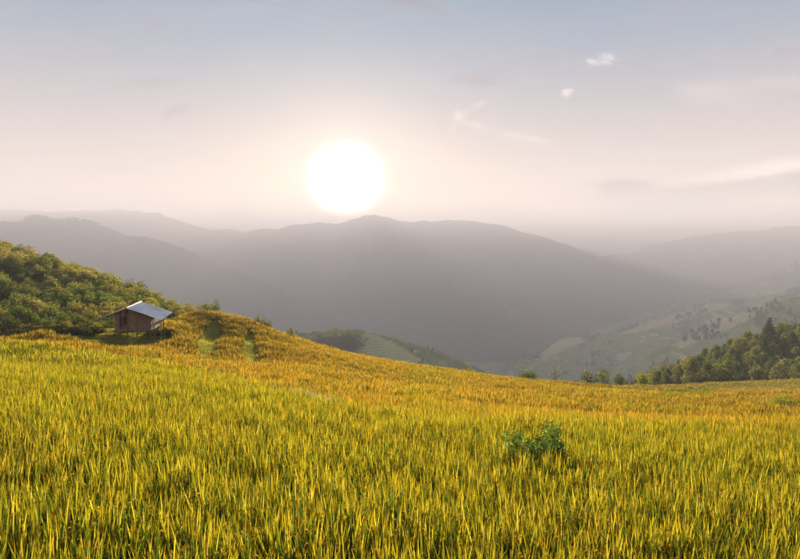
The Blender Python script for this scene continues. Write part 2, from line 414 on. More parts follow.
LANDS = {}
def land(name, sky_pts, Y, mat, front, back, base=VALLEY, seed=1, gully=0.25, fine=0.012, nu=420, nt=100, px0=-500, px1=1300, yvar=0.0, prof=1.15, tilled=None, quant=None, gs=3.5, rough=11.0):
    a = np.array(sky_pts, float)
    u = np.linspace(px0, px1, nu)
    # Catmull-like smooth skyline
    ui = np.interp(u, a[:, 0], a[:, 1])
    ui = np.convolve(np.pad(ui, 1, 'edge'), np.array([0.25, 0.5, 0.25]), 'valid')
    ui = ui - (fbm(u / 30.0, u * 0 + seed, seed + 70, 5, 0.6) - 0.5) * rough
    # ridge line depth wanders
    R = Y * (1 + yvar * (fbm(u / 150.0, u * 0, seed + 5, 3) - 0.5))
    vz = np.array([pdir(px, py)[2] for px, py in zip(u, ui)]); vx = np.array([pdir(px, py)[0] for px, py in zip(u, ui)])
    zr = ZC + vz * R
    t = np.concatenate([np.linspace(0, 1, int(nt * 0.75)), 1 + np.linspace(0.03, 1, nt - int(nt * 0.75))])
    T, U = np.meshgrid(t, u, indexing='xy')          # (nu, nt)
    Rg = R[:, None]; D = np.where(T <= 1, Rg - (1 - T) * front, Rg + (T - 1) * back)
    Xw = vx[:, None] * Rg * (0.35 + 0.65 * D / Rg)   # slopes run partly parallel
    H = np.maximum(zr[:, None] - base, 0.02 * Y)
    top = np.where(zr[:, None] > base, zr[:, None], base)
    s = np.where(T <= 1, np.clip(T, 0, 1) ** prof, np.clip(2 - T, 0, 1) ** 1.2)
    L = front / gs
    wx = (fbm(Xw / L * 0.7, D / L * 0.7, seed + 40, 3) - 0.5) * 1.4
    g = fbm(Xw / L + wx, D / L * 0.45 + wx * 0.5, seed, 5, 0.5, True)
    mid = np.clip(4 * s * (1 - s), 0, 1)
    Z = base + (zr[:, None] - base) * s - H * gully * (0.75 - g) * (mid ** 0.8)
    Z = Z + (fbm(Xw / L * 5, D / L * 5, seed + 9, 4) - 0.5) * H * fine * 2 * np.clip(s * 3, 0, 1)
    if quant is not None:
        q = Z / quant; fq = q - np.floor(q); Z = quant * (np.floor(q) + sstep(0.0, 0.3, fq))
    v = np.stack([Xw, D, Z], -1).reshape(-1, 3)
    me = mesh_np(name, v, grid_faces(nu, nt), mat, smooth=True)
    av = me.attributes.new('tilled', 'FLOAT', 'POINT')
    px, py = proj(v[:, 0], v[:, 1], v[:, 2])
    f = np.zeros(len(v))
    for poly in (tilled or []): f = np.maximum(f, inpoly(px, py, poly) * 1.0)
    av.data.foreach_set('value', f.astype(np.float32))
    o = kind(add(name, me), 'structure')
    LANDS.setdefault(name, []).append((v.reshape(nu, nt, 3), px.reshape(nu, nt), py.reshape(nu, nt), T))
    return o

land('mountain', [(-500, 214), (-100, 210), (0, 210.5), (60, 211.5), (90, 209), (120, 210), (150, 213), (190, 224), (240, 233), (290, 246), (350, 262), (700, 300), (1300, 320)], 4700, M['far_land'], 1600, 1000, seed=3, yvar=0.1)
land('mountain', [(-500, 330), (400, 312), (520, 284), (560, 269), (600, 258.5), (640, 250), (680, 241), (730, 233), (760, 231), (800, 226), (900, 218), (1300, 214)], 4800, M['far_land'], 1300, 1000, seed=17, yvar=0.1)
land('mountain', [(-500, 350), (500, 325), (600, 296), (640, 287), (700, 278), (740, 268), (800, 256), (900, 240), (1300, 228)], 4000, M['far_land'], 1200, 500, seed=23, yvar=0.1)
land('mountain', [(-500, 320), (60, 285), (120, 262), (165, 247), (185, 241), (200, 236.5), (215, 235), (240, 234), (262, 228), (290, 227), (320, 223.5), (335, 225), (352, 221), (376, 216), (385, 217.5), (400, 221), (420, 220.5), (440, 222.5), (458, 219), (472, 218), (500, 224), (530, 232), (560, 243), (600, 258), (640, 270.5), (690, 284), (740, 300), (900, 335), (1300, 360)], 4300, M['far_land'], 2100, 300, seed=8, yvar=0.08, nu=620, nt=140, gully=0.32)
land('mountain', [(-500, 236), (-100, 229), (0, 222), (40, 219.5), (75, 217), (85, 219), (100, 225), (130, 235), (150, 236.5), (165, 241), (180, 247), (205, 257), (230, 269), (300, 300), (360, 330), (500, 380), (1300, 430)], 2500, M['far_land'], 1250, 1500, seed=12, yvar=0.08, nu=520, nt=120)
land('hill', [(-500, 430), (400, 400), (500, 372), (560, 344), (620, 322), (687, 296), (710, 287), (740, 281), (770, 274), (800, 264), (900, 245), (1300, 225)], 2500, M['mid_land'], 1050, 900, seed=5, yvar=0.06, gully=0.3, nu=320, nt=120)
land('hill', [(-500, 450), (380, 425), (440, 408), (480, 390), (505, 370), (525, 358), (540, 352), (556, 341), (575, 337), (595, 337), (612, 334), (640, 323), (665, 314), (690, 307), (720, 300), (774, 294), (830, 281), (1000, 245), (1300, 230)], 1500, M['mid_land'], 620, 480, base=-470, seed=29, yvar=0.06, gully=0.3, nu=320, nt=120,
     tilled=[[(535, 353), (560, 338), (590, 336), (585, 341), (560, 352), (545, 360)], [(612, 336), (660, 317), (720, 302), (730, 306), (690, 318), (650, 330)]])
land('hill', [(-500, 470), (440, 440), (520, 412), (560, 395), (600, 375), (640, 358), (674, 342.5), (700, 331), (720, 322), (760, 308), (800, 298), (880, 281), (1000, 262), (1300, 240)], 850, M['mid_land'], 350, 300, base=-310, seed=37, yvar=0.05, gully=0.28, nu=320, nt=120,
     tilled=[[(672, 344), (700, 331), (730, 318), (765, 307), (766, 311), (735, 326), (700, 341), (680, 349)]])
land('hill', [(-500, 420), (100, 372), (200, 352), (250, 344), (290, 336), (320, 332), (345, 329.5), (360, 330.5), (375, 335), (400, 342), (425, 348), (445, 354), (465, 363), (490, 375), (520, 390), (600, 420), (1300, 480)], 520, M['near_land'], 220, 180, base=-250, seed=44, yvar=0.04, gully=0.12, nu=340, nt=190, px0=-300, px1=800, quant=1.6, rough=3.0,
     tilled=[[(340, 338), (370, 332), (395, 343), (432, 366), (380, 362), (350, 352)]])
vu = np.concatenate([[-22000, -16000, -11000, -8000], np.linspace(-5000, 5000, 60), [8000, 11000, 16000, 22000]])
vv = np.concatenate([np.linspace(-3000, 100, 6), np.linspace(200, 5000, 60), [7000, 10000, 15000, 22000]])
VX, VY = np.meshgrid(vu, vv, indexing='ij')
VZ = VALLEY + (fbm(VX / 500, VY / 500, 61, 4) - 0.5) * 40
kind(add('valley_floor', mesh_np('valley_floor', np.stack([VX, VY, VZ], -1).reshape(-1, 3), grid_faces(len(vu), len(vv))[:, ::-1].copy(), M['valley'], True)), 'structure')
# the flank our field lies on: falls from the edge of the field sheet to the valley
def flank():
    x0, x1, y0, y1 = xs[0], xs[-1], ys[0], ys[-1]
    ring = []
    for x in np.linspace(x0, x1, 40): ring.append((x, y0))
    for y in np.linspace(y0, y1, 40)[1:]: ring.append((x1, y))
    for x in np.linspace(x1, x0, 40)[1:]: ring.append((x, y1))
    for y in np.linspace(y1, y0, 40)[1:-1]: ring.append((x0, y))
    ring = np.array(ring); z0 = ground_z(ring[:, 0], ring[:, 1], False)
    cx_, cy_ = (x0 + x1) / 2, (y0 + y1) / 2
    V = []; K = 14
    for k in range(K):
        t = k / (K - 1); s = 1 + 3.2 * t
        X = cx_ + (ring[:, 0] - cx_) * s; Y = cy_ + (ring[:, 1] - cy_) * s
        Z = z0 - 0.25 + (VALLEY - 5 - z0) * t ** 0.85 + (fbm(X / 90, Y / 90, 3, 4) - 0.5) * 30 * min(1, t * 4) * (1 - t)
        V.append(np.stack([X, Y, Z], -1))
    V = np.concatenate(V); nr = len(ring)
    fc = [(k * nr + i, k * nr + (i + 1) % nr, (k + 1) * nr + (i + 1) % nr, (k + 1) * nr + i) for k in range(K - 1) for i in range(nr)]
    kind(add('hillside', mesh_np('hillside', V, np.array(fc)[:, ::-1].copy(), M['near_land'], True)), 'structure')
flank()

# ------------------------------------------------------------------ foliage meshes
def leaves_mesh(name, centers, radii, counts, size, mat, seed, squash=0.85, up=0.25, aspect=0.55, shell=0.72):
    r = np.random.default_rng(seed)
    cs, ns = [], []
    for c, rad, k in zip(centers, radii, counts):
        d = r.normal(size=(k, 3)); d /= np.linalg.norm(d, axis=1)[:, None]
        rr = (shell + (1 - shell) * r.random(k) ** 0.6) * rad * (0.78 + 0.5 * r.random(k) ** 3)
        d2 = d.copy(); d2[:, 2] *= squash
        cs.append(np.array(c) + d2 * rr[:, None]); ns.append(d)
    c = np.concatenate(cs); nrm = np.concatenate(ns)
    k = len(c)
    nrm = nrm * 0.7 + r.normal(size=(k, 3)) * 0.6 + np.array([0, 0, up]); nrm /= np.linalg.norm(nrm, axis=1)[:, None]
    t = np.cross(nrm, r.normal(size=(k, 3))); t /= np.linalg.norm(t, axis=1)[:, None]
    bt = np.cross(nrm, t)
    L = size * (0.6 + 0.8 * r.random(k))[:, None]; Wd = L * aspect
    v = np.empty((k, 4, 3))
    v[:, 0] = c - t * L * 0.5; v[:, 1] = c + bt * Wd * 0.5 + nrm * L * 0.06; v[:, 2] = c + t * L * 0.5 - nrm * L * 0.12; v[:, 3] = c - bt * Wd * 0.5 + nrm * L * 0.06
    return mesh_np(name, v.reshape(-1, 3), np.arange(k * 4).reshape(-1, 4), mat)
def tube(paths, sides=6):
    """paths: list of ([points], [radii]) -> verts, faces"""
    V, Fc = [], []
    for ptsl, rad in paths:
        b0 = len(V); K = len(ptsl)
        for i, (p, r_) in enumerate(zip(ptsl, rad)):
            p = Vector(p); q = Vector(ptsl[min(i + 1, K - 1)]) - Vector(ptsl[max(i - 1, 0)])
            q.normalize(); a = q.orthogonal().normalized(); b_ = q.cross(a)
            for s in range(sides):
                w = 2 * math.pi * s / sides
                V.append(tuple(p + (a * math.cos(w) + b_ * math.sin(w)) * r_))
        for i in range(K - 1):
            for s in range(sides):
                Fc.append((b0 + i * sides + s, b0 + i * sides + (s + 1) % sides, b0 + (i + 1) * sides + (s + 1) % sides, b0 + (i + 1) * sides + s))
        Fc.append(tuple(b0 + (K - 1) * sides + s for s in range(sides)))
    return V, Fc
def limb(r, a, b, r0, r1, k=4, bend=0.12):
    a = np.array(a, float); b = np.array(b, float); L = np.linalg.norm(b - a)
    off = r.normal(size=3) * bend * L
    return ([tuple(a + (b - a) * t + off * math.sin(math.pi * t)) for t in np.linspace(0, 1, k)], list(np.linspace(r0, r1, k)))

def make_broadleaf(seed, H, crown_r, base, nclump, leaves, leaf, mat, tall=1.0, tr=0.16):
    r = np.random.default_rng(seed)
    cs, rs = [], []
    ch = H - base
    for i in range(nclump):
        t = (i + 0.5) / nclump
        zz = base + ch * (0.12 + 0.78 * t)
        env = math.sin(math.pi * min(1, (0.18 + 0.80 * t)) ** 0.9) ** 0.6
        a = i * 2.399 + r.random() * 0.9
        rad = crown_r * (0.34 + 0.18 * r.random())
        d = max(0.0, crown_r * env - rad * 0.75) * (0.65 + 0.4 * r.random())
        if t > 0.9: d *= 0.4
        cs.append((math.cos(a) * d, math.sin(a) * d, zz)); rs.append(rad)
    tot = sum(q * q for q in rs)
    cnt = [int(leaves * q * q / tot) for q in rs]
    crown = leaves_mesh('crown', cs, rs, cnt, leaf, mat, seed + 1)
    paths = [([(0, 0, -0.4), (0.05 * r.normal(), 0.05 * r.normal(), base * 0.5), (0.15 * r.normal(), 0.15 * r.normal(), base + ch * 0.3), (0, 0, base + ch * 0.75)], [tr * 1.35, tr, tr * 0.75, tr * 0.25])]
    for c in cs[:min(nclump, 12)]:
        paths.append(limb(r, (0, 0, max(base * 0.6, c[2] - 0.35 * ch)), c, tr * 0.4, tr * 0.1))
    V, Fc = tube(paths)
    trunk = mesh_np('trunk', V, Fc, M['bark'], True)
    return trunk, crown
def make_shrub(seed, H, R, nclump, leaves, leaf, mat, aspect=0.5):
    r = np.random.default_rng(seed)
    cs, rs = [], []
    for i in range(nclump):
        a = i * 2.399 + r.random(); q = math.sqrt((i + 0.3) / nclump) * R * 0.72
        rad = R * (0.30 + 0.20 * r.random())
        zz = max(rad * 0.6, H * (0.80 - 0.45 * (q / R) ** 2) - rad * 0.4 + r.normal() * 0.10 * H)
        cs.append((math.cos(a) * q, math.sin(a) * q, zz)); rs.append(rad)
    for j in range(2):      # a few leggy shoots break the outline
        a = r.random() * 6.28; q = R * 0.5 * r.random()
        cs.append((math.cos(a) * q, math.sin(a) * q, H * (0.92 + 0.14 * r.random()))); rs.append(R * 0.16)
    tot = sum(q * q for q in rs)
    fol = leaves_mesh('foliage', cs, rs, [int(leaves * q * q / tot) for q in rs], leaf, mat, seed + 1, aspect=aspect)
    V, Fc = tube([limb(r, (0.1 * r.normal() * R, 0.1 * r.normal() * R, -0.3), c, 0.05 * R / 1.5, 0.012 * R, 4, 0.06) for c in cs[:10]], 5)
    return mesh_np('stem', V, Fc, M['bark'], True), fol
def make_conifer(seed, H, R, mat):
    r = np.random.default_rng(seed); cs, rs, ct = [], [], []
    paths = [([(0, 0, -0.5), (0, 0, H * 0.5), (0, 0, H * 0.98)], [0.24, 0.15, 0.03])]
    for i in range(13):
        t = i / 12; zz = H * (0.28 + 0.68 * t); q = R * (1 - t) ** 0.75 + 0.25
        for j in range(6 if t < 0.7 else 4):
            a = j * 1.047 + i * 0.7 + r.random() * 0.5; ln = q * (0.75 + 0.4 * r.random())
            e = (math.cos(a) * ln, math.sin(a) * ln, zz - 0.05 * ln + 0.1)
            paths.append(([(0, 0, zz), e], [0.035, 0.01]))
            for s in (0.4, 0.7, 1.0):
                cs.append((e[0] * s, e[1] * s, zz + (e[2] - zz) * s + 0.05)); rs.append(0.38 + 0.16 * q); ct.append(42)
    crown = leaves_mesh('crown', cs, rs, ct, 0.36, mat, seed, squash=0.6, aspect=0.34, shell=0.2)
    V, Fc = tube(paths, 5)
    return mesh_np('trunk', V, Fc, M['bark'], True), crown

def plant(name, parts, loc, rz, sc, label, cat, group=None, names=('trunk', 'crown'), sz=None):
    o = empty(name, loc, rz); o.scale = (sc, sc, sc if sz is None else sz)
    for nm, me in zip(names, parts): add(nm, me, o)
    return tag(o, label, cat, group)

M['leaf_olive'] = leafy('olive_gold_leaf', (0.20, 0.21, 0.05), (0.37, 0.31, 0.09), 0.55)
M['leaf_green'] = leafy('deep_green_leaf', (0.075, 0.13, 0.035), (0.18, 0.20, 0.05), 0.55)
M['leaf_mid'] = leafy('mid_green_leaf', (0.13, 0.165, 0.04), (0.29, 0.25, 0.065), 0.55)
M['leaf_wood'] = leafy('woodland_leaf', (0.12, 0.16, 0.045), (0.29, 0.27, 0.08), 0.55)
M['leaf_wood2'] = leafy('woodland_dark_leaf', (0.07, 0.11, 0.032), (0.17, 0.18, 0.055), 0.55)
M['leaf_lime'] = leafy('lime_leaf', (0.20, 0.24, 0.03), (0.30, 0.31, 0.05), 0.5)
M['leaf_needle'] = leafy('conifer_leaf', (0.035, 0.055, 0.02), (0.07, 0.085, 0.03), 0.4)

# ------------------------------------------------------------------ hut on stilts
def box(sx, sy, sz, c=(0, 0, 0)):
    x, y, z = sx / 2, sy / 2, sz / 2
    v = [(c[0] + i * x, c[1] + j * y, c[2] + k * z) for i in (-1, 1) for j in (-1, 1) for k in (-1, 1)]
    f = [(0, 1, 3, 2), (4, 6, 7, 5), (0, 4, 5, 1), (2, 3, 7, 6), (0, 2, 6, 4), (1, 5, 7, 3)]
    return v, f
def boxm(name, sx, sy, sz, c, mat):
    v, f = box(sx, sy, sz, c); return mesh_np(name, v, f, mat)
def prism(name, poly, y0, y1, mat):
    """polygon in x,z extruded along y"""
    k = len(poly); v = [(p[0], y0, p[1]) for p in poly] + [(p[0], y1, p[1]) for p in poly]
    f = [tuple(range(k)), tuple(range(2 * k - 1, k - 1, -1))] + [(i, i + k, (i + 1) % k + k, (i + 1) % k) for i in range(k)]
    return mesh_np(name, v, f, mat)
HUT_Y = 55.0
hb = P(133, 330, HUT_Y)
floor_z = hb.z
hut = empty('stilt_hut', (hb.x, hb.y, floor_z), math.radians(12.0))
tag(hut, 'small weathered plank hut on wooden stilts with grey sheet roof', 'hut')
WX0, WX1, LEN = -1.75, 1.75, 4.6
RISE, HALF = 1.28, 3.3
PEAK = 2.36; RX = -0.36
def roof_z(x): return PEAK - RISE / HALF * abs(x - RX) * (1.0 if x > RX else 1.02)
add('floor_platform', boxm('floor_platform', WX1 - WX0 + 0.3, LEN + 0.3, 0.10, ((WX0 + WX1) / 2, LEN / 2, -0.05), M['wood']), hut)
r_ = np.random.default_rng(5)
def gable(y, door):
    w = empty('wall', (0, 0, 0)); w.parent = hut
    x = WX0
    while x < WX1 - 0.02:
        wd = min(0.19 + 0.05 * r_.random(), WX1 - x); g = 0.012
        xa, xb = x + g, x + wd - g; zb = 0.0
        if door and xa > -1.22 and xb < -0.55: zb = 1.42
        elif door and xb > -1.22 and xa < -0.55:
            if xa < -1.22: xb = max(xa + .03, -1.23)
            else: xa = min(xb - .03, -0.54)
        th = 0.03; yy_ = y + 0.012 * r_.normal(); lo = zb + (0.02 * r_.random() - 0.05 if zb == 0 else 0)
        ta, tb = roof_z(xa) - 0.05, roof_z(xb) - 0.05
        pl = [(xa, lo), (xb, lo), (xb, tb), (xa, ta)]
        if xa < RX < xb: pl = [(xa, lo), (xb, lo), (xb, tb), (RX, PEAK - 0.05), (xa, ta)]
        add('plank', prism('plank', pl, yy_ - th / 2, yy_ + th / 2, M['wood']), w)
        x += wd
gable(0.0, True); gable(LEN, False)
for xw in (WX0, WX1):
    w = empty('wall', (0, 0, 0)); w.parent = hut
    y = 0.06
    while y < LEN - 0.08:
        wd = min(0.2 + 0.05 * r_.random(), LEN - 0.06 - y); xx = xw + 0.012 * r_.normal()
        h = roof_z(xw) - 0.08
        add('plank', boxm('plank', 0.03, wd - 0.024, h, (xx, y + wd / 2, h / 2 - 0.02), M['wood']), w); y += wd
df = empty('door_frame', (0, 0, 0)); df.parent = hut
for nm, a in (('jamb', (0.09, 0.08, 1.5, (-1.25, -0.04, 0.74))), ('jamb', (0.13, 0.09, roof_z(-0.48) - 0.12, (-0.48, -0.045, roof_z(-0.48) / 2 - 0.06))), ('lintel', (0.66, 0.085, 0.08, (-0.88, -0.042, 1.46)))):
    add(nm, boxm(nm, *a, M['post']), df)
add('threshold', boxm('threshold', 0.72, 0.12, 0.06, (-0.88, -0.09, 0.03), M['wood']), hut)
# posts under the floor, down to the ground
Mh = Matrix.Translation((hb.x, hb.y, floor_z)) @ Matrix.Rotation(math.radians(12.0), 4, 'Z')
def gz_local(x, y):
    p = Mh @ Vector((x, y, 0)); return float(ground_z(np.array([p.x]), np.array([p.y]))[0]) - floor_z
for x, y, rr in ((-1.45, 0.1, 0.13), (-0.55, 0.1, 0.09), (0.35, 0.1, 0.07), (1.6, 0.1, 0.09), (-1.5, 2.3, 0.08), (1.6, 2.3, 0.08), (-1.5, 4.45, 0.09), (0.1, 4.45, 0.08), (1.6, 4.45, 0.09)):
    gz = gz_local(x, y) - 0.25
    V, Fc = tube([([(x + 0.03 * r_.normal(), y, gz), (x, y, gz * 0.5), (x + 0.01, y, -0.1)], [rr, rr * 0.95, rr * 0.9])], 7)
    add('stilt', mesh_np('stilt', V, Fc, M['post'], True), hut)
for y in (0.1, 2.3, 4.45): add('beam', boxm('beam', 3.7, 0.12, 0.14, (0, y, -0.17), M['post']), hut)
# roof: corrugated sheets, two slopes
def sheet(side, y0, y1, overl):
    x_out = RX + side * HALF * (1.0 if side > 0 else 1.04)
    ny_ = 34; yv = np.linspace(y0, y1, ny_); V = []; K = 5
    for i in range(K):
        t = i / (K - 1); x = RX + (x_out - RX) * t
        zb = PEAK + 0.02 + overl - RISE * abs(x - RX) / HALF + (0.02 * math.sin(t * 5 + y0) - 0.05 * t * t)
        for j, y in enumerate(yv): V.append((x, y, zb + 0.014 * math.sin(y / 0.076 * 2 * math.pi / 2.2)))
    V2 = [(a, b, c - 0.012) for a, b, c in V]; m_ = len(V)
    fs = grid_faces(K, ny_); fs = fs if side < 0 else fs[:, ::-1]
    fc = [tuple(q) for q in fs[:, ::-1]] + [tuple(q[::-1] + m_) for q in fs[:, ::-1]]
    return mesh_np('roof_sheet', V + V2, [tuple(int(a) for a in q) for q in fc], M['tin'], True)
for side in (-1, 1):
    rf = empty('roof_slope', (0, 0, 0)); rf.parent = hut
    yv = np.linspace(-0.75, LEN + 0.45, 7)
    for i in range(6): add('roof_sheet', sheet(side, yv[i] - 0.05, yv[i + 1] + 0.05, 0.012 * (i % 2) + 0.004 * side), rf)
    for k in range(4):
        t = 0.1 + 0.27 * k; x = RX + side * HALF * t
        add('purlin', boxm('purlin', 0.07, LEN + 1.0, 0.06, (x, LEN / 2 - 0.12, PEAK - RISE * t - 0.075), M['post']), rf)
V, Fc = tube([([(RX, -0.8, PEAK + 0.055), (RX, LEN + 0.5, PEAK + 0.055)], [0.07, 0.07])], 8)
add('ridge_cap', mesh_np('ridge_cap', V, Fc, M['wood_pale'], True), hut)
# small side rack with pale boards under the right eave
rk = empty('side_porch', (0, 0, 0)); rk.parent = hut
for i in range(5):
    me = boxm('board', 1.15, 0.24, 0.035, (0, 0, 0), M['wood_pale'])
    o = add('board', me, rk, (2.35 + 0.03 * r_.normal(), 0.25 + i * 0.27, 0.52 + 0.05 * i + 0.03 * r_.normal())); o.rotation_euler = (0.12, -0.38 + 0.06 * r_.normal(), 0.05 * r_.normal())
for x, y in ((1.95, 0.3), (2.65, 0.35), (2.7, 1.35)):
    gz = gz_local(x, y) - 0.25; top = 0.50 + (x - 2.35) * 0.4
    V, Fc = tube([([(x, y, gz), (x, y, (gz + top) / 2), (x + 0.02, y, top)], [0.06, 0.06, 0.05])], 6)
    add('porch_post', mesh_np('porch_post', V, Fc, M['post'], True), rk)

# ------------------------------------------------------------------ shrubs on the left hill
SHN = ('stem', 'foliage')
shr = {}
for k, mt in enumerate(('leaf_olive', 'leaf_green', 'leaf_mid')):
    for j in range(3):
        shr[(mt, j)] = make_shrub(100 + 10 * k + j, 3.0 + 0.3 * j, 1.9 + 0.15 * j, 11 + j, 1500, 0.25, M[mt])
SHL = {'leaf_olive': ('olive-gold leafy shrub on the brushy hillside behind the hut', 'olive-gold hillside shrubs'),
       'leaf_green': ('deep green leafy shrub on the brushy hillside behind the hut', 'deep green hillside shrubs'),
       'leaf_mid': ('mid green leafy shrub on the brushy hillside behind the hut', 'mid green hillside shrubs')}
def scatter(area, mind, tries, seed, ok):
    r = np.random.default_rng(seed); acc = []
    for _ in range(tries):
        px = area[0] + (area[1] - area[0]) * r.random(); Y = math.sqrt(area[2] ** 2 + (area[3] ** 2 - area[2] ** 2) * r.random()); x = (px - 400) / F * Y
        if not ok(px, Y): continue
        if all((x - a) ** 2 + (Y - b_) ** 2 > mind(Y) ** 2 for a, b_ in acc): acc.append((x, Y))
    return np.array(acc)
HS_PX = [-200, 0, 60, 100, 118, 135, 160, 178, 190]; HS_Y0 = [50, 53, 56, 55.5, 60, 64, 68, 73, 80]; HS_Y1 = [168, 160, 150, 134, 126, 118, 108, 96, 92]
def hill_ok(px, Y): return np.interp(px, HS_PX, HS_Y0) < Y < np.interp(px, HS_PX, HS_Y1)
hp = scatter((-45, 189, 48, 170), lambda Y: 2.1 + max(0, Y - 60) * 0.022, 9000, 3, hill_ok)
hz = ground_z(hp[:, 0], hp[:, 1])
hpx, hpy = proj(hp[:, 0], hp[:, 1], hz + 1)
r_ = np.random.default_rng(11)
nshr = 0
for (x, y), z, px, py in zip(hp, hz, hpx, hpy):
    if inpoly(np.array([px]), np.array([py + 2]), [(-20, 299), (14, 300), (16, 306), (-20, 308)])[0]: continue
    if 90 < px < 185 and abs((Mh.inverted() @ Vector((x, y, 0))).x) < 3.9 and -3.0 < (Mh.inverted() @ Vector((x, y, 0))).y < 6.6: continue
    q = float(fbm(np.array([x / 9]), np.array([y / 9]), 5, 3)[0]) + 0.16 * r_.normal()
    mt = 'leaf_green' if q < 0.44 else ('leaf_mid' if q < 0.54 else 'leaf_olive')
    lb, gp = SHL[mt]; sc = 0.62 + 0.42 * r_.random()
    sc *= 0.85 + max(0, y - 60) * 0.006
    if px > 150: sc *= 0.85
    front = y - np.interp(px, HS_PX, HS_Y0)
    sc *= 0.5 + 0.5 * float(sstep(0, 12, front))
    depth = front / (np.interp(px, HS_PX, HS_Y1) - np.interp(px, HS_PX, HS_Y0))
    var = int(r_.integers(3))
    size = 'small' if sc < 0.62 else ('middling' if sc < 0.9 else 'large')
    form = ('compact', 'rounded', 'broad')[var]
    hue = {'leaf_green': 'deep green', 'leaf_mid': 'mid green', 'leaf_olive': 'olive-gold'}[mt]
    where = 'right beside the hut' if 88 < px < 186 and front < 14 else ('at the foot of the brushy hill by the rice' if depth < 0.25 else ('midway up the brushy hill' if depth < 0.7 else 'on the crest of the brushy hill'))
    lb = '%s %s %s shrub %s' % (size, form, hue, where)
    plant('hillside_shrub', shr[(mt, var)], (x, y, z - 0.15), r_.random() * 6.28, sc, lb, 'shrub', lb.replace(' shrub ', ' shrubs '), SHN); nshr += 1
print('hillside shrubs', nshr)

# ------------------------------------------------------------------ woodland on the right
wd = []
for k in range(4): wd.append(('pale', make_broadleaf(300 + k, 9.5 + 0.8 * k, 3.0 + 0.2 * k, 1.4, 15, 2300, 0.50, M['leaf_wood'])))
for k in range(3): wd.append(('dark', make_broadleaf(320 + k, 9.0 + k, 2.8 + 0.2 * k, 1.4, 15, 2300, 0.48, M['leaf_wood2'])))
WL = {'pale': ('rounded olive green tree in the wood beyond the field', 'olive trees of the wood'), 'dark': ('rounded dark green tree in the wood beyond the field', 'dark trees of the wood')}
W_TOP = [(628, 383), (645, 372), (665, 366), (685, 357), (700, 350), (720, 342), (740, 333), (760, 327), (775, 321), (800, 319), (860, 310)]
def wood_ok(px, Y):
    return np.interp(px, [628, 645, 700, 800, 860], [165, 150, 142, 138, 138]) < Y < np.interp(px, [628, 660, 700, 800, 860], [180, 205, 225, 240, 240])
wp = scatter((628, 850, 136, 240), lambda Y: 4.1, 5000, 9, wood_ok)
wz = ground_z(wp[:, 0], wp[:, 1]); r_ = np.random.default_rng(4); nt_ = 0
for (x, y), z in zip(wp, wz):
    px, py = proj(np.array([x]), np.array([y]), np.array([z])); px = float(px[0])
    want = np.interp(px, [a[0] for a in W_TOP], [a[1] for a in W_TOP])
    topz = ZC + pdir(px, want)[2] * y
    hmax = topz - z
    vi = int(r_.integers(len(wd))); kd, parts = wd[vi]
    H = 10.5 * (0.62 + 0.30 * r_.random())
    H = min(H, hmax * (0.93 + 0.1 * r_.random()))
    if H < 3.0: continue
    sc = H / 10.5
    dep = (y - 140) / 90.0
    lb = '%s %s %s tree %s' % ('low' if H < 6.5 else ('middling' if H < 8.3 else 'tall'), ('narrow', 'slender', 'rounded', 'broad', 'narrow', 'rounded', 'broad')[vi], {'pale': 'olive green', 'dark': 'dark green'}[kd],
                            'on the field-side edge of the wood' if dep < 0.18 else ('in the heart of the wood' if dep < 0.6 else 'along the far upper edge of the wood'))
    gp = lb.replace(' tree ', ' trees ')
    plant('woodland_tree', parts, (x, y, z - 0.2), r_.random() * 6.28, max(sc, 0.5), lb, 'tree', gp, sz=sc); nt_ += 1
print('woodland trees', nt_)

# ------------------------------------------------------------------ single plants
def ground_at(px, Y):
    x = (px - 400) / F * Y * 1.004
    return x, Y, float(ground_z(np.array([x]), np.array([Y]))[0])
def solo(name, parts, px, py_top, Y, native_h, label, cat, group=None, names=SHN, wide=1.0, rz=0.0):
    x, y, z = ground_at(px, Y)
    H = ZC + pdir(px, py_top - (4.5 if Y > 85 else 1.5))[2] * Y - z
    s = H / native_h
    return plant(name, parts, (x, y, z - 0.05), rz, s * wide, label, cat, group, names, sz=s)
con = make_conifer(400, 15, 3.0, M['leaf_needle'])
solo('conifer', con, 772, 321.5, 190, 15, 'tall dark conifer rising above the wood beyond the field', 'tree', names=('trunk', 'crown'))
bshrub = make_shrub(500, 2.6, 1.5, 12, 2400, 0.13, M['leaf_green'])
solo('shrub', bshrub, 530.5, 371.5, 96, 2.7, 'lone rounded dark green shrub on the brow of the field', 'shrub', wide=1.0)
small = make_shrub(510, 1.4, 0.8, 9, 1000, 0.10, M['leaf_mid'])
solo('shrub', small, 468, 369, 91, 1.45, 'very small dark shrub alone on the field brow, left of rounded one', 'shrub', wide=1.0)
lime = make_shrub(520, 2.6, 1.2, 9, 1600, 0.14, M['leaf_lime'])
solo('shrub', lime, 646, 376, 100, 2.7, 'bright lime green shrub at the field edge before the wood', 'shrub', wide=0.75)
right_sh = make_shrub(530, 1.3, 1.5, 12, 2600, 0.10, M['leaf_lime'])
solo('shrub', right_sh, 792, 394, 43, 1.4, 'low wide light green shrub among the pale dry rice', 'shrub', wide=0.62)
tr1 = make_broadleaf(540, 7, 2.6, 1.0, 12, 1800, 0.30, M['leaf_green'], tr=0.11)
tr2 = make_broadleaf(541, 7, 2.2, 1.0, 11, 1600, 0.30, M['leaf_wood2'], tr=0.11)
TN = ('trunk', 'crown')
solo('tree', tr1, 606, 373, 122, 7, 'dark bushy tree with split crown below the field brow', 'tree', names=TN, wide=0.75)
solo('tree', tr2, 590, 375, 126, 7, 'paler bushy tree beside the dark one below the field brow', 'tree', names=TN, wide=0.9)
solo('tree', tr2, 622.5, 377, 130, 7, 'small round tree between the bushy trees and the wood', 'tree', names=TN, wide=0.8, rz=1.0)
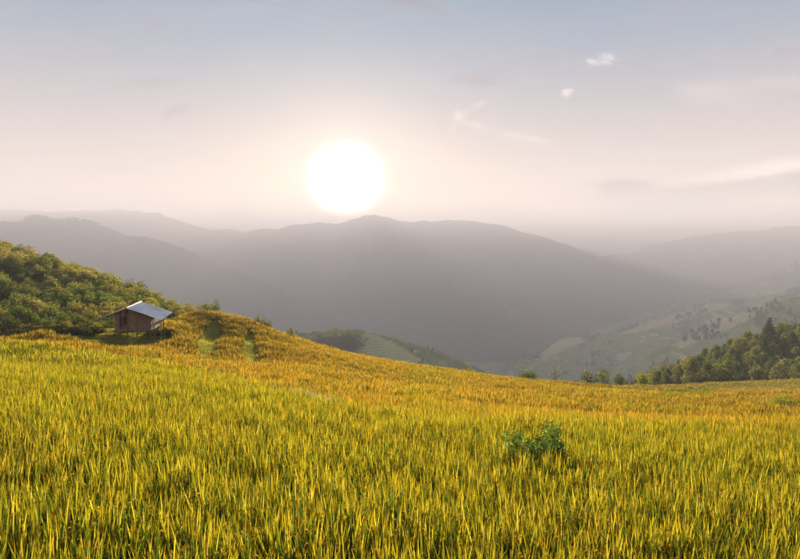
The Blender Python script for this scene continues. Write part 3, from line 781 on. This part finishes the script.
# a nearly bare young tree
rb = np.random.default_rng(77); paths = [limb(rb, (0, 0, -0.3), (0.1, 0, 4.6), 0.09, 0.02, 5, 0.03)]; tips = []
for i in range(16):
    z = 1.2 + 3.2 * rb.random(); a = rb.random() * 6.28; L = 0.6 + 1.1 * rb.random() * (1.2 - z / 6)
    e = (math.cos(a) * L, math.sin(a) * L, z + 0.7 + 0.5 * rb.random()); paths.append(limb(rb, (0.02 * z, 0, z), e, 0.035, 0.008, 4, 0.08)); tips.append(e)
V, Fc = tube(paths, 5)
bare = (mesh_np('trunk', V, Fc, M['bark'], True), leaves_mesh('crown', tips, [0.4] * 16, [20] * 16, 0.14, M['leaf_mid'], 78, shell=0.2))
solo('sapling', bare, 556, 374.5, 112, 5.0, 'thin almost bare young tree beside the lone rounded shrub', 'tree', names=TN)
# knoll brow
kb = make_shrub(560, 2.0, 1.5, 11, 2000, 0.12, M['leaf_mid'])
kb2 = make_shrub(561, 2.0, 1.3, 10, 1600, 0.12, M['leaf_wood2'])
solo('shrub', kb, 206, 303.5, 80, 2.05, 'leafy shrub crowning the golden rice knoll', 'shrub', wide=0.9)
solo('shrub', kb2, 215, 302, 81, 2.05, 'darker upright shrub tip beside the one crowning the knoll', 'shrub', wide=0.55)
for px, py, Y, w in ((257, 317, 79, 0.6), (263, 319.5, 79, 0.6), (268, 321.5, 80, 0.6)):
    solo('shrub', kb2, px, py, Y, 2.05, 'small dark shrub in the row of three behind the knoll shoulder', 'shrub', 'shrubs behind the knoll shoulder', wide=w, rz=px)
solo('shrub', kb, 291, 328, 80, 2.05, 'small olive shrub alone on the right slope of the knoll', 'shrub', wide=0.5)
solo('shrub', small, 330, 344, 84, 1.45, 'tiny shrub on the lower brow of the golden field', 'shrub', wide=0.8)
for px, py, Y, p_, w, lb in ((178, 311, 76, kb, 0.6, 'yellow-green shrub at the rice edge right of the hut'), (168, 320, 70, kb2, 0.9, 'low dark shrub behind the porch of the hut'),
                        (90, 327, 57, kb, 0.9, 'low leafy shrub under the left eave of the hut')):
    solo('shrub', p_, px, py, Y, 2.05, lb, 'shrub', wide=w)
# trees on the terraced hill behind
def hill_pos(px, which):
    v, hx, hy, T = LANDS['hill'][which]
    j = int(np.argmin(np.abs(T[0] - 0.90))); i = int(np.argmin(np.abs(hx[:, j] - px)))
    return v[i, j]
for px, top, kd, lb, w in ((336, 326, tr1, 'tallest hazy tree standing on the terraced hill', 0.7), (319, 330, tr2, 'hazy tree at the left end of the terraced hill', 1.0),
                       (326, 332, tr1, 'low hazy bushy tree beside the tallest on the terraced hill', 1.2), (347, 330, tr2, 'low hazy bush right of the tallest hill tree', 1.3), (356, 329, tr1, 'flat-topped hazy bush at the terraced hill crest', 1.6), (343, 333, tr1, 'round hazy bush just right below the tallest hill tree', 1.2)):
    b_ = hill_pos(px, 3); H = max(ZC + pdir(px, top)[2] * b_[1] - b_[2], 2.5); s = H / 7
    plant('hill_tree', kd, (b_[0], b_[1], b_[2] - 0.4), px, s * w, lb, 'tree', None, TN, sz=s)

# ------------------------------------------------------------------ instanced stuff
def scatter_stuff(name, pos, rot, scl, tip, idx, sources, label):
    src = bpy.data.collections.new(name + '_sources')
    for k, me in enumerate(sources):
        src.objects.link(bpy.data.objects.new('%s_%03d' % (name, k), me))
    me = bpy.data.meshes.new(name); me.vertices.add(len(pos)); me.vertices.foreach_set('co', np.asarray(pos, np.float32).ravel())
    a = me.attributes.new('rot', 'FLOAT_VECTOR', 'POINT'); a.data.foreach_set('vector', np.asarray(rot, np.float32).ravel())
    a = me.attributes.new('scl', 'FLOAT_VECTOR', 'POINT'); a.data.foreach_set('vector', np.asarray(scl, np.float32).ravel())
    a = me.attributes.new('tip', 'FLOAT_VECTOR', 'POINT'); a.data.foreach_set('vector', np.asarray(tip, np.float32).ravel())
    a = me.attributes.new('pick', 'INT', 'POINT'); a.data.foreach_set('value', np.asarray(idx, np.int32))
    o = kind(add(name, me), 'stuff'); 
    ng = bpy.data.node_groups.new(name, 'GeometryNodeTree')
    ng.interface.new_socket('Geometry', in_out='INPUT', socket_type='NodeSocketGeometry')
    ng.interface.new_socket('Geometry', in_out='OUTPUT', socket_type='NodeSocketGeometry')
    gi = ng.nodes.new('NodeGroupInput'); go = ng.nodes.new('NodeGroupOutput')
    ci = ng.nodes.new('GeometryNodeCollectionInfo'); ci.inputs[0].default_value = src; ci.inputs[1].default_value = True; ci.inputs[2].default_value = True
    ip = ng.nodes.new('GeometryNodeInstanceOnPoints'); ip.inputs['Pick Instance'].default_value = True
    def named(n_, t):
        q = ng.nodes.new('GeometryNodeInputNamedAttribute'); q.data_type = t; q.inputs[0].default_value = n_; return q.outputs[0]
    L = ng.links.new
    L(gi.outputs[0], ip.inputs['Points']); L(ci.outputs[0], ip.inputs['Instance'])
    L(named('pick', 'INT'), ip.inputs['Instance Index']); L(named('rot', 'FLOAT_VECTOR'), ip.inputs['Rotation']); L(named('scl', 'FLOAT_VECTOR'), ip.inputs['Scale'])
    L(ip.outputs[0], go.inputs[0])
    md = o.modifiers.new('scatter', 'NODES'); md.node_group = ng
    o['label'] = label[0]; o['category'] = label[1]
    return o

# rice -----------------------------------------------------------------
def rice_mat():
    m, N = mat_new('rice_blade')
    tip = N.n('ShaderNodeAttribute', attribute_name='tip', attribute_type='INSTANCER')
    bl = N.n('ShaderNodeAttribute', attribute_name='along')      # 0 base .. 1 tip
    gr = N.n('ShaderNodeAttribute', attribute_name='grain')      # 1 on the panicles
    geo = N.n('ShaderNodeNewGeometry'); oi = N.n('ShaderNodeObjectInfo')
    rnd = geo.outputs['Random Per Island']
    green = N.mix(rnd, (0.045, 0.11, 0.014, 1), (0.12, 0.18, 0.02, 1))
    f = N.m('ADD', N.m('MULTIPLY', bl.outputs['Fac'], 1.2), N.m('MULTIPLY', N.m('SUBTRACT', rnd, 1.0), 1.0), clamp=True)
    sepc = N.n('ShaderNodeSeparateXYZ'); N.put(sepc.inputs[0], tip.outputs['Vector'])
    ripe = tip.outputs['Vector']
    c = N.mix(f, green, ripe)
    gold = N.mix(rnd, (0.42, 0.235, 0.045, 1), (0.60, 0.36, 0.085, 1))
    gold = N.mix(0.5, gold, ripe)
    c = N.mix(gr.outputs['Fac'], c, gold)
    hsv = N.n('ShaderNodeHueSaturation'); N.put(hsv.inputs['Color'], c)
    vv_ = N.m('MULTIPLY', N.rng(oi.outputs['Random'], 0, 1, 0.78, 1.2, False), N.rng(N.m('FRACT', N.m('MULTIPLY', rnd, 7.31)), 0, 1, 0.6, 1.3, False))
    N.put(hsv.inputs['Value'], vv_)
    c = hsv.outputs[0]
    d = N.n('ShaderNodeBsdfDiffuse'); N.put(d.inputs['Color'], c)
    t = N.n('ShaderNodeBsdfTranslucent'); N.put(t.inputs[0], N.mix(1.0, c, (1.35, 1.25, 0.7, 1), 'MULTIPLY'))
    mx = N.n('ShaderNodeMixShader'); N.put(mx.inputs[0], N.m('SUBTRACT', 0.52, N.m('MULTIPLY', gr.outputs['Fac'], 0.25)))
    m.node_tree.links.new(d.outputs[0], mx.inputs[1]); m.node_tree.links.new(t.outputs[0], mx.inputs[2])
    out(m, N, mx.outputs[0]); return m
M['rice'] = rice_mat()

class Blades:
    def __init__(s): s.v = []; s.f = []; s.a = []; s.g = []
    def strip(s, pts, wid, side, a0, a1, grain=0.0):
        b = len(s.v); K = len(pts)
        for i, (p, w) in enumerate(zip(pts, wid)):
            t = a0 + (a1 - a0) * i / (K - 1)
            if i == K - 1: s.v.append(tuple(p)); s.a.append(t); s.g.append(grain)
            else:
                s.v.append(tuple(p - side * w / 2)); s.v.append(tuple(p + side * w / 2)); s.a += [t, t]; s.g += [grain, grain]
        for i in range(K - 2): s.f.append((b + 2 * i, b + 2 * i + 1, b + 2 * i + 3, b + 2 * i + 2))
        s.f.append((b + 2 * (K - 2), b + 2 * (K - 2) + 1, b + 2 * (K - 1)))
    def build(s, name, mat):
        me = mesh_np(name, s.v, s.f, mat, False)
        for nm, d in (('along', s.a), ('grain', s.g)):
            q = me.attributes.new(nm, 'FLOAT', 'POINT'); q.data.foreach_set('value', np.array(d, np.float32))
        return me
def vec(*a): return np.array(a, float)
def rice_hill(seed, tillers, spread, detail=2, wide=1.0):
    r = np.random.default_rng(seed); B = Blades()
    for i in range(tillers):
        a = r.random() * 6.283; q = spread * math.sqrt(r.random())
        base = vec(math.cos(a) * q * 0.5, math.sin(a) * q * 0.5, 0)
        lean = vec(math.cos(a), math.sin(a), 0) * (0.05 + 0.13 * r.random()) * (q / spread) + r.normal(size=3) * vec(.03, .03, 0)
        h = 0.50 + 0.12 * r.random()
        node = base + lean * 0.8 + vec(math.cos(a) * q * 0.5, math.sin(a) * q * 0.5, h)
        # erect flag leaves
        for q2 in range(2):
            b = r.random() * 6.283; sd = vec(-math.sin(b), math.cos(b), 0); fw = vec(math.cos(b), math.sin(b), 0)
            L = (0.30 + 0.17 * r.random()) * (1.0 if q2 == 0 else 0.8); w = (0.015 + 0.010 * r.random()) * wide; bend = 0.01 + 0.09 * r.random() ** 2
            K = 4 if detail > 1 else 3
            up_ = vec(0, 0, 1) + lean * 0.9 + r.normal(size=3) * vec(.10, .10, 0)
            nd = node - vec(0, 0, 0.10 * q2)
            pts = [nd + up_ * L * t + fw * bend * t * t for t in np.linspace(-0.5, 1, K + 1)]
            prof = np.interp(np.linspace(0, 1, K + 1), [0, 0.35, 0.7, 1], [0.5, 1.0, 0.75, 0.05]) * w
            B.strip(pts, prof, sd, 0.1, 1.0 if q2 == 0 else 0.85)
        # panicle bowing over under its grain
        if r.random() < 0.75:
            b2 = r.random() * 6.283; f2 = vec(math.cos(b2), math.sin(b2), 0); s2 = vec(-math.sin(b2), math.cos(b2), 0)
            R = 0.035 + 0.045 * r.random(); top = node + vec(0, 0, 0.02 + 0.14 * r.random())
            K = 6 if detail > 1 else 3
            arc = []
            for t in np.linspace(0, 1, K + 1):
                th = t * (1.9 + 0.6 * r.random() * 0); arc.append(top + f2 * R * (1 - math.cos(th)) * 0.9 + vec(0, 0, R * math.sin(th) * 1.5 - 0.07 * t * t))
            pw = np.array([0.35, 0.8, 1.3, 1.0, 1.35, 0.8, 0.1] if K == 6 else [0.5, 1.2, 1.2, 0.1]) * 0.015 * wide
            B.strip(arc, pw, s2, 0.4, 1.0, 1.0)
            if detail > 1:
                B.strip([p + vec(0, 0, 0.004) for p in arc], pw * 0.8, np.cross(s2, vec(0, 0, 1)) * 0.4 + vec(0, 0, 0.9), 0.4, 1.0, 1.0)
        # lower arching leaves
        for _ in range(2 if detail > 1 else 1):
            b3 = r.random() * 6.283; f3 = vec(math.cos(b3), math.sin(b3), 0); s3 = vec(-math.sin(b3), math.cos(b3), 0)
            L = 0.28 + 0.22 * r.random(); z0 = 0.15 + 0.3 * r.random(); p0 = base + (node - base) * (z0 / h)
            k1 = 0.25 + 0.35 * r.random()
            pts = [p0 + f3 * L * t * k1 * (0.4 + t) + vec(0, 0, 1) * L * (t - k1 * 0.75 * t * t) for t in np.linspace(0, 1, 5 if detail > 1 else 4)]
            B.strip(pts, np.interp(np.linspace(0, 1, len(pts)), [0, .4, .75, 1], [.6, 1, .8, .05]) * 0.013 * wide, s3, 0.0, 0.55)
        # the stalk
        if detail > 1: B.strip([base, base * 0.5 + node * 0.5, node], [0.006, 0.006, 0.004], vec(1, 0, 0), 0, 0.1)
    return B
near_src = [rice_hill(900 + k, 9, 0.085).build('rice_hill', M['rice']) for k in range(10)]
far_src = [rice_hill(950 + k, 22, 0.36, 1, 1.7).build('rice_tuft', M['rice']) for k in range(6)]
dist_src = [rice_hill(970 + k, 26, 0.50, 1, 2.8).build('rice_tuft', M['rice']) for k in range(6)]

def field_points(seed, spacing, ymin, ymax, margin):
    r = np.random.default_rng(seed)
    half = (400 / F) * ymax + margin
    gx = np.arange(-half, half, spacing); gy = np.arange(ymin, ymax, spacing)
    x, y = np.meshgrid(gx, gy); x = x + (np.arange(len(gy)) % 2)[:, None] * spacing * 0.5
    x = x.ravel() + r.normal(size=x.size) * spacing * 0.28; y = y.ravel() + r.normal(size=y.size) * spacing * 0.28
    k = (np.abs(x) < np.maximum(y, 0) * (400 / F) * 1.02 + margin) & (y >= ymin) & (y < ymax)
    return x[k], y[k]
SH = P(537, 458, 11.2)
def rice(name, seed, spacing, ymin, ymax, margin, src, label, smin, smax, tall=1.0):
    x, y = field_points(seed, spacing, ymin, ymax, margin)
    z = ground_z(x, y)
    px, py = proj(x, y, z + RICE_H * 0.9)
    k = y < rice_end(px)
    k &= ~inpoly(px, py, STRIP1) & ~inpoly(px, py, STRIP2) & ~((y > 40) & inpoly(px, py, BANK))
    k &= ((x - SH.x) / 0.62) ** 2 + ((y - SH.y - 0.1) / 0.45) ** 2 > 1
    k &= (x ** 2 + y ** 2) > 1.0
    # a narrow path on the bund between the terraces
    e = y - edge_y(px); k &= ~((np.abs(e - 0.1) < 0.22) & (px < 420) & (px > -500))
    x, y, z, px, py = x[k], y[k], z[k], px[k], py[k]
    r = np.random.default_rng(seed + 1); nn = len(x)
    beyond = sstep(-0.6, 1.2, y - edge_y(px)) * np.interp(px, [380, 470, 640], [1, 0.0, 0.0])
    beyond = np.maximum(beyond, sstep(14, 27, y + (fbm(x * 0.3, y * 0.3, 19, 3) - 0.5) * 8) * np.interp(px, [350, 470], [0, 1]))
    ripe = 0.05 + 0.90 * beyond + (fbm(x * 0.5, y * 0.5, 8, 4) - 0.5) * 0.55 + r.normal(size=nn) * 0.10
    band = fbm(px / 160.0, y * 0.16, 55, 3)
    ripe = ripe - 0.45 * sstep(0.52, 0.68, band) * sstep(15, 25, y) * np.interp(px, [380, 520], [0.15, 1])
    dry = sstep(62, 80, y) * np.interp(px, [600, 680], [0, 1]) * (0.75 + 0.5 * (fbm(x * .1, y * .1, 71, 3) - .5))
    lime = inpoly(px, py, [(655, 390), (700, 387.5), (722, 390), (705, 394), (668, 394)])
    ripe = np.clip(ripe, 0, 1)[:, None]; dry = np.clip(dry, 0, 1)[:, None]
    c = np.array([0.62, 0.50, 0.030]) * (1 - ripe) + np.array([0.74, 0.38, 0.05]) * ripe
    c = c * (1 - dry) + np.array([0.64, 0.43, 0.20]) * dry
    c = np.where(lime[:, None], np.array([0.36, 0.36, 0.03]), c)
    hue = r.random((nn, 1)) ** 2.2
    c = c * (1 - 0.35 * hue) + np.array([0.60, 0.30, 0.035]) * 0.35 * hue
    c = c * (0.85 + 0.3 * r.random((nn, 1)))
    s = smin + (smax - smin) * r.random(nn)
    s = s * (0.92 + 0.22 * fbm(x * 0.9, y * 0.9, 23, 3))
    hs = s * tall * (0.9 + 0.2 * r.random(nn)) * (1 - 0.30 * dry[:, 0])
    rot = np.stack([r.normal(size=nn) * 0.07, r.normal(size=nn) * 0.07, r.random(nn) * 6.283], 1)
    scatter_stuff(name, np.stack([x, y, z - 0.02], 1), rot, np.stack([s, s, hs], 1), c, r.integers(0, len(src), nn), src, label)
    print(name, nn)
rice('rice_crop', 41, 0.168, 0.0, 30, 7.0, near_src, ('ripening yellow-green rice standing in the near terrace', 'rice'), 0.70, 0.94, 1.12)
rice('rice_crop', 43, 0.34, 30, 84, 8.0, far_src, ('golden ripe rice on the knoll and terraces beyond the near bund', 'rice'), 0.88, 1.12)
rice('rice_crop', 45, 0.44, 84, 130, 9.0, dist_src, ('brownish ripe rice on the farthest terraces along the brow', 'rice'), 0.85, 1.1)

# grass on banks and strips, low scrub under the shrubs ------------------
M['grass'] = leafy('bank_grass', (0.24, 0.28, 0.055), (0.40, 0.38, 0.09), 0.6, 0.3)
def tuft(seed, nb, H, spread, w):
    r = np.random.default_rng(seed); B = Blades()
    for i in range(nb):
        a = r.random() * 6.283; q = spread * math.sqrt(r.random()); p = vec(math.cos(a) * q, math.sin(a) * q, 0)
        b = r.random() * 6.283; f = vec(math.cos(b), math.sin(b), 0); L = H * (0.5 + 0.6 * r.random()); bd = 0.2 + 0.5 * r.random()
        B.strip([p + vec(0, 0, 1) * L * t * (1 - 0.3 * bd * t) + f * L * bd * t * t for t in (0, 0.5, 1)], [w, w * 0.8, 0], vec(-math.sin(b), math.cos(b), 0), 0, 1)
    return B.build('grass_tuft', M['grass'])
gsrc = [tuft(700 + k, 50, 0.40, 0.30, 0.024) for k in range(4)]
def grass_points():
    r = np.random.default_rng(88)
    x = r.uniform(-45, -8, 60000); y = r.uniform(44, 84, 60000); z = ground_z(x, y)
    px, py = proj(x, y, z + RICE_H * 0.9); 
    k = inpoly(px, py, STRIP1) | inpoly(px, py, STRIP2) | inpoly(px, py, BANK) | ((y > rice_end(px)) & (y < np.interp(px, HS_PX, HS_Y0) + 6) & (px < 190))
    k &= r.random(len(x)) < 0.75
    st = inpoly(px, py, STRIP1) | inpoly(px, py, STRIP2)
    return x[k], y[k], z[k], st[k]
gx, gy, gz, gst = grass_points(); r = np.random.default_rng(89); nn = len(gx)
scatter_stuff('bank_grass', np.stack([gx, gy, gz - 0.02], 1), np.stack([r.normal(size=nn) * .1, r.normal(size=nn) * .1, r.random(nn) * 6.28], 1), (0.8 + 0.6 * r.random((nn, 1))) * np.where(gst[:, None], np.array([[1.1, 1.1, 1.5]]), np.array([[0.8, 0.8, 0.45]])), np.ones((nn, 3)), r.integers(0, 4, nn), gsrc, ('short green grass on the banks by the hut and knoll strips', 'grass'))
print('grass', nn)
M['scrub'] = leafy('low_scrub', (0.07, 0.085, 0.022), (0.15, 0.13, 0.04), 0.4, 0.5)
ssrc = [leaves_mesh('scrub', [(0, 0, 0.35), (0.5, 0.2, 0.3), (-0.4, 0.35, 0.3), (0.1, -0.5, 0.28)], [0.55, 0.4, 0.42, 0.4], [130, 80, 80, 80], 0.2, M['scrub'], 600 + k) for k in range(3)]
def scrub_points(n_, area, ok, seed):
    r = np.random.default_rng(seed)
    px = r.uniform(area[0], area[1], n_); y = np.sqrt(r.uniform(area[2] ** 2, area[3] ** 2, n_)); x = (px - 400) / F * y
    k = ok(px, y); return x[k], y[k]
ax, ay = scrub_points(5000, (-80, 190, 52, 168), lambda px, y: (y > np.interp(px, HS_PX, HS_Y0) - 1) & (y < np.interp(px, HS_PX, HS_Y1) + 2), 5)
hl = np.array([(Mh.inverted() @ Vector((a, b_, 0)))[:2] for a, b_ in zip(ax, ay)])
kk = ~((np.abs(hl[:, 0]) < 4) & (hl[:, 1] > -3) & (hl[:, 1] < 6.5)); ax, ay = ax[kk], ay[kk]
bx_, by_ = scrub_points(2600, (615, 860, 128, 235), lambda px, y: y > np.interp(px, [615, 700, 860], [150, 138, 134]), 6)
cx_, cy_ = scrub_points(500, (195, 640, 84, 104), lambda px, y: (y > rice_end(px) + 0.5) & (y < rice_end(px) + 7), 8)
ax = np.concatenate([ax, bx_, cx_]); ay = np.concatenate([ay, by_, cy_]); az = ground_z(ax, ay); nn = len(ax)
px, py = proj(ax, ay, az + 1)
kk = ~inpoly(px, py, [(-20, 298), (14, 300), (16, 307), (-20, 309)]); ax, ay, az = ax[kk], ay[kk], az[kk]; nn = len(ax)
sc_ = 0.7 + 0.7 * r.random((nn, 1)); sc_ = np.where((ay > 120)[:, None], sc_ * 1.8, sc_); sc_[-len(cx_):] *= 0.45
scatter_stuff('low_scrub', np.stack([ax, ay, az - 0.05], 1), np.stack([r.normal(size=nn) * .1, r.normal(size=nn) * .1, r.random(nn) * 6.28], 1), sc_ * np.ones((1, 3)), np.ones((nn, 3)), r.integers(0, 3, nn), ssrc, ('low scrub filling the gaps between the hillside shrubs', 'scrub'))

# distant woods on the valley hills --------------------------------------
M['far_tree'] = leafy('far_tree_leaf', (0.035, 0.05, 0.018), (0.075, 0.08, 0.028), 0.3, 0.6)
fsrc = [leaves_mesh('far_tree', [(0, 0, 3), (0.8, 0.4, 4.5), (-0.7, 0.3, 4.6), (0, -0.5, 6), (0.1, 0.1, 1.5)], [2.0, 1.7, 1.7, 1.5, 1.4], [40, 34, 34, 30, 20], 1.3, M['far_tree'], 640 + k) for k in range(3)]
r = np.random.default_rng(91); fp = []
for which, cnt, thr in ((0, 3600, 0.60), (1, 5200, 0.60), (2, 4200, 0.60), (3, 300, 0.62)):
    v, hx, hy, T = LANDS['hill'][which]
    nu_, nt2 = hx.shape
    i = r.integers(0, nu_ - 1, cnt * 30); j = r.integers(2, nt2 - 1, cnt * 30)
    a, b_ = r.random((2, len(i)))
    p = v[i, j] * ((1 - a) * (1 - b_))[:, None] + v[i + 1, j] * (a * (1 - b_))[:, None] + v[i, j + 1] * ((1 - a) * b_)[:, None] + v[i + 1, j + 1] * (a * b_)[:, None]
    px, py = proj(*p.T)
    sc0 = (60, 60, 45, 22)[which]
    nz_ = fbm(p[:, 0] / sc0, p[:, 1] / sc0, 200 + which, 4)
    k = (px > -60) & (px < 880) & (T[0][j] < 1.06) & (nz_ > thr + 0.012 * r.normal(size=len(px)))
    p = p[k][:cnt]; s = (1.6, 1.4, 1.1, 0.6)[which] * (0.6 + 0.6 * r.random(len(p)))
    fp.append(np.concatenate([p, s[:, None]], 1))
# a fringe of trees along the left mountain's crest
v, hx, hy, T = LANDS['mountain'][4]
j = int(np.argmin(np.abs(T[0] - 1.0)))
for _ in range(160):
    i = int(np.interp(25 + 75 * r.random(), hx[:, j], np.arange(len(hx)))); a = r.random(); p = v[i, j] * a + v[i + 1, j] * (1 - a); fp.append(np.array([[*p, 0.9 + 0.9 * r.random()]]))
fp = np.concatenate(fp); nn = len(fp); print('far trees', nn)
scatter_stuff('distant_wood', fp[:, :3] - np.array([0, 0, 0.3]), np.stack([0 * fp[:, 0], 0 * fp[:, 0], r.random(nn) * 6.28], 1), fp[:, 3:4] * np.ones((1, 3)), np.ones((nn, 3)), r.integers(0, 3, nn), fsrc, ('hazy dark woods scattered over the far valley hills', 'wood'))

# ------------------------------------------------------------------ weed clump in the rice, white flowers, valley houses
M['weed'] = leafy('weed_leaf', (0.19, 0.30, 0.07), (0.36, 0.46, 0.12), 0.58, 0.2, 0.7, gloss=0.0)
def weed_plant(seed, H, nl, mat):
    r = np.random.default_rng(seed); B = Blades(); stems = []
    for s in range(8):
        a = r.random() * 6.28; sp_ = 0.05 + 0.22 * r.random(); topp = vec(math.cos(a) * sp_, math.sin(a) * sp_, H * (0.85 + 0.15 * r.random()))
        stems.append(([(0, 0, 0), tuple(topp * 0.5 + vec(0, 0, 0.02)), tuple(topp)], [0.008, 0.006, 0.003]))
        for i in range(nl):
            t = 0.45 + 0.55 * (i + r.random()) / nl; p = topp * t
            b = r.random() * 6.283; f = vec(math.cos(b), math.sin(b), 0); L = (0.085 + 0.06 * r.random()) * (1.15 - 0.35 * t); el = 0.5 - 0.8 * r.random()
            q = [p + f * L * u + vec(0, 0, 1) * L * (el * u - 0.55 * u * u) for u in (0, 0.35, 0.7, 1)]
            B.strip(q, [L * 0.12, L * 0.46, L * 0.36, 0], vec(-math.sin(b), math.cos(b), 0.15 * r.normal()), 0, 1)
    V, Fc = tube(stems, 5)
    return mesh_np('stem', V, Fc, mat, True), B.build('foliage', mat)
for k, (px, dY, top, lb) in enumerate(((517, 0, 426, 'tallest dark green weed of the clump standing in the rice'), (526, 0.25, 441, 'short leafy weed next to the tallest one in the rice'), (546, 0.15, 437, 'bushy green weed in the middle of the rice field clump'),
                              (556, 0.3, 434, 'spreading green weed at the outer end of the rice field clump'), (537, 0.5, 433, 'pale green weed behind the rice field clump'), (551, 0.9, 420, 'slender weed with small leaves behind the clump'), (509, 0.1, 442, 'low broad-leaved weed beside the tallest weed in the rice'), (533, 0.0, 436, 'rounded green weed between the tallest and the bushy weeds'), (562, 0.2, 441, 'low green weed past the spreading one in the rice'))):
    x, y, z = ground_at(px, 10.9 + dY); H = ZC + pdir(px, top + 1)[2] * y - z
    st, fo = weed_plant(800 + k, H, 52, M['weed'] if k not in (4,) else M['leaf_lime'])
    plant('weed', (st, fo), (x, y, z), 0, 1.0, lb, 'weed', 'weeds in the rice', SHN)
m, N = mat_new('white_petal'); b = N.n('ShaderNodeBsdfPrincipled'); b.inputs['Base Color'].default_value = (0.50, 0.46, 0.40, 1); b.inputs['Roughness'].default_value = 0.7; out(m, N, b.outputs[0]); M['petal'] = m
def flower(seed):
    r = np.random.default_rng(seed); cs = []
    B = Blades()
    for i in range(14):
        p = vec(r.normal() * 0.1, r.normal() * 0.1, 0); t = p * 1.6 + vec(0, 0, 0.65 + 0.3 * r.random())
        B.strip([p, (p + t) / 2, t], [0.006, 0.005, 0.003], vec(1, 0, 0), 0, 1)
        for j in range(6):
            b = r.random() * 6.28; c = t + r.normal(size=3) * 0.025; f = vec(math.cos(b), math.sin(b), 0.3)
            B.strip([c, c + f * 0.018, c + f * 0.032], [0.006, 0.02, 0], vec(-math.sin(b), math.cos(b), 0), 0, 1)
    return B.build('flower_head', M['petal'])
r = np.random.default_rng(95); fpx = 300 + 16 * r.normal(size=130); fy = edge_y(fpx) + r.normal(size=130) * 0.45; fx = (fpx - 400) / F * fy
scatter_stuff('white_flowers', np.stack([fx, fy, ground_z(fx, fy)], 1), np.stack([0 * fx, 0 * fx, r.random(130) * 6.28], 1), 0.75 + 0.25 * r.random((130, 3)), np.ones((130, 3)), r.integers(0, 3, 130), [flower(660 + k) for k in range(3)], ('pale white flowering weeds along the bund of the near terrace', 'flowers'))

M['house_wall'] = plain('house_wall', (0.5, 0.46, 0.40), (0.66, 0.62, 0.56), 0.6, 0.8)
M['house_roof'] = plain('house_roof', (0.30, 0.28, 0.30), (0.45, 0.42, 0.43), 0.6, 0.6)
for k, (px, py, w, ln, rz, lb) in enumerate(((496, 359, 9, 20, 0.2, 'long pale house on the valley floor, longest of the hamlet'), (504, 356, 8, 11, 1.0, 'short pale house upslope in the valley hamlet'), (491, 361.5, 8, 12, 0.5, 'small pale house downslope in the valley hamlet'))):
    dvec = pdir(px, py); Yv = (VALLEY + 2 - ZC) / dvec[2]
    xx = dvec[0] * Yv; zf = VALLEY + float((fbm(np.array([xx / 500]), np.array([Yv / 500]), 61, 4)[0] - 0.5) * 40)
    h = empty('valley_house', (xx, Yv, zf - 0.5), rz); tag(h, lb, 'house', 'houses of the valley hamlet')
    add('wall', boxm('wall', ln, w, 5.5, (0, 0, 2.75), M['house_wall']), h)
    rf = mesh_np('roof', [(-ln / 2 - .6, -w / 2 - .6, 5.4), (ln / 2 + .6, -w / 2 - .6, 5.4), (ln / 2 + .6, w / 2 + .6, 5.4), (-ln / 2 - .6, w / 2 + .6, 5.4), (-ln / 2 - .6, 0, 8.2), (ln / 2 + .6, 0, 8.2)],
                 [(0, 1, 5, 4), (2, 3, 4, 5), (0, 4, 3), (1, 2, 5), (0, 3, 2, 1)], M['house_roof'])
    add('roof', rf, h)

# ------------------------------------------------------------------ haze
zt = max(float(np.max(v[..., 2])) for k in LANDS for v, _, _, _ in LANDS[k]) + 25
HB = (-23000, 23000, -20000, 22500, VALLEY - 60, zt)
v, f = box(HB[1] - HB[0], HB[3] - HB[2], HB[5] - HB[4], ((HB[0] + HB[1]) / 2, (HB[2] + HB[3]) / 2, (HB[4] + HB[5]) / 2))
m = bpy.data.materials.new('valley_haze'); m.use_nodes = True; m.node_tree.nodes.clear(); N = NT(m.node_tree)
pv = N.n('ShaderNodeVolumePrincipled'); pv.inputs['Color'].default_value = (0.555, 0.535, 0.575, 1)
pv.inputs['Density'].default_value = 0.00048; pv.inputs['Anisotropy'].default_value = 0.04
o_ = N.n('ShaderNodeOutputMaterial'); m.node_tree.links.new(pv.outputs[0], o_.inputs['Volume'])
hz_o = add('haze', mesh_np('haze', v, f, m)); kind(hz_o, 'stuff')
hz_o['label'] = 'warm evening haze filling the valley'; hz_o['category'] = 'haze'
print('haze top', zt)
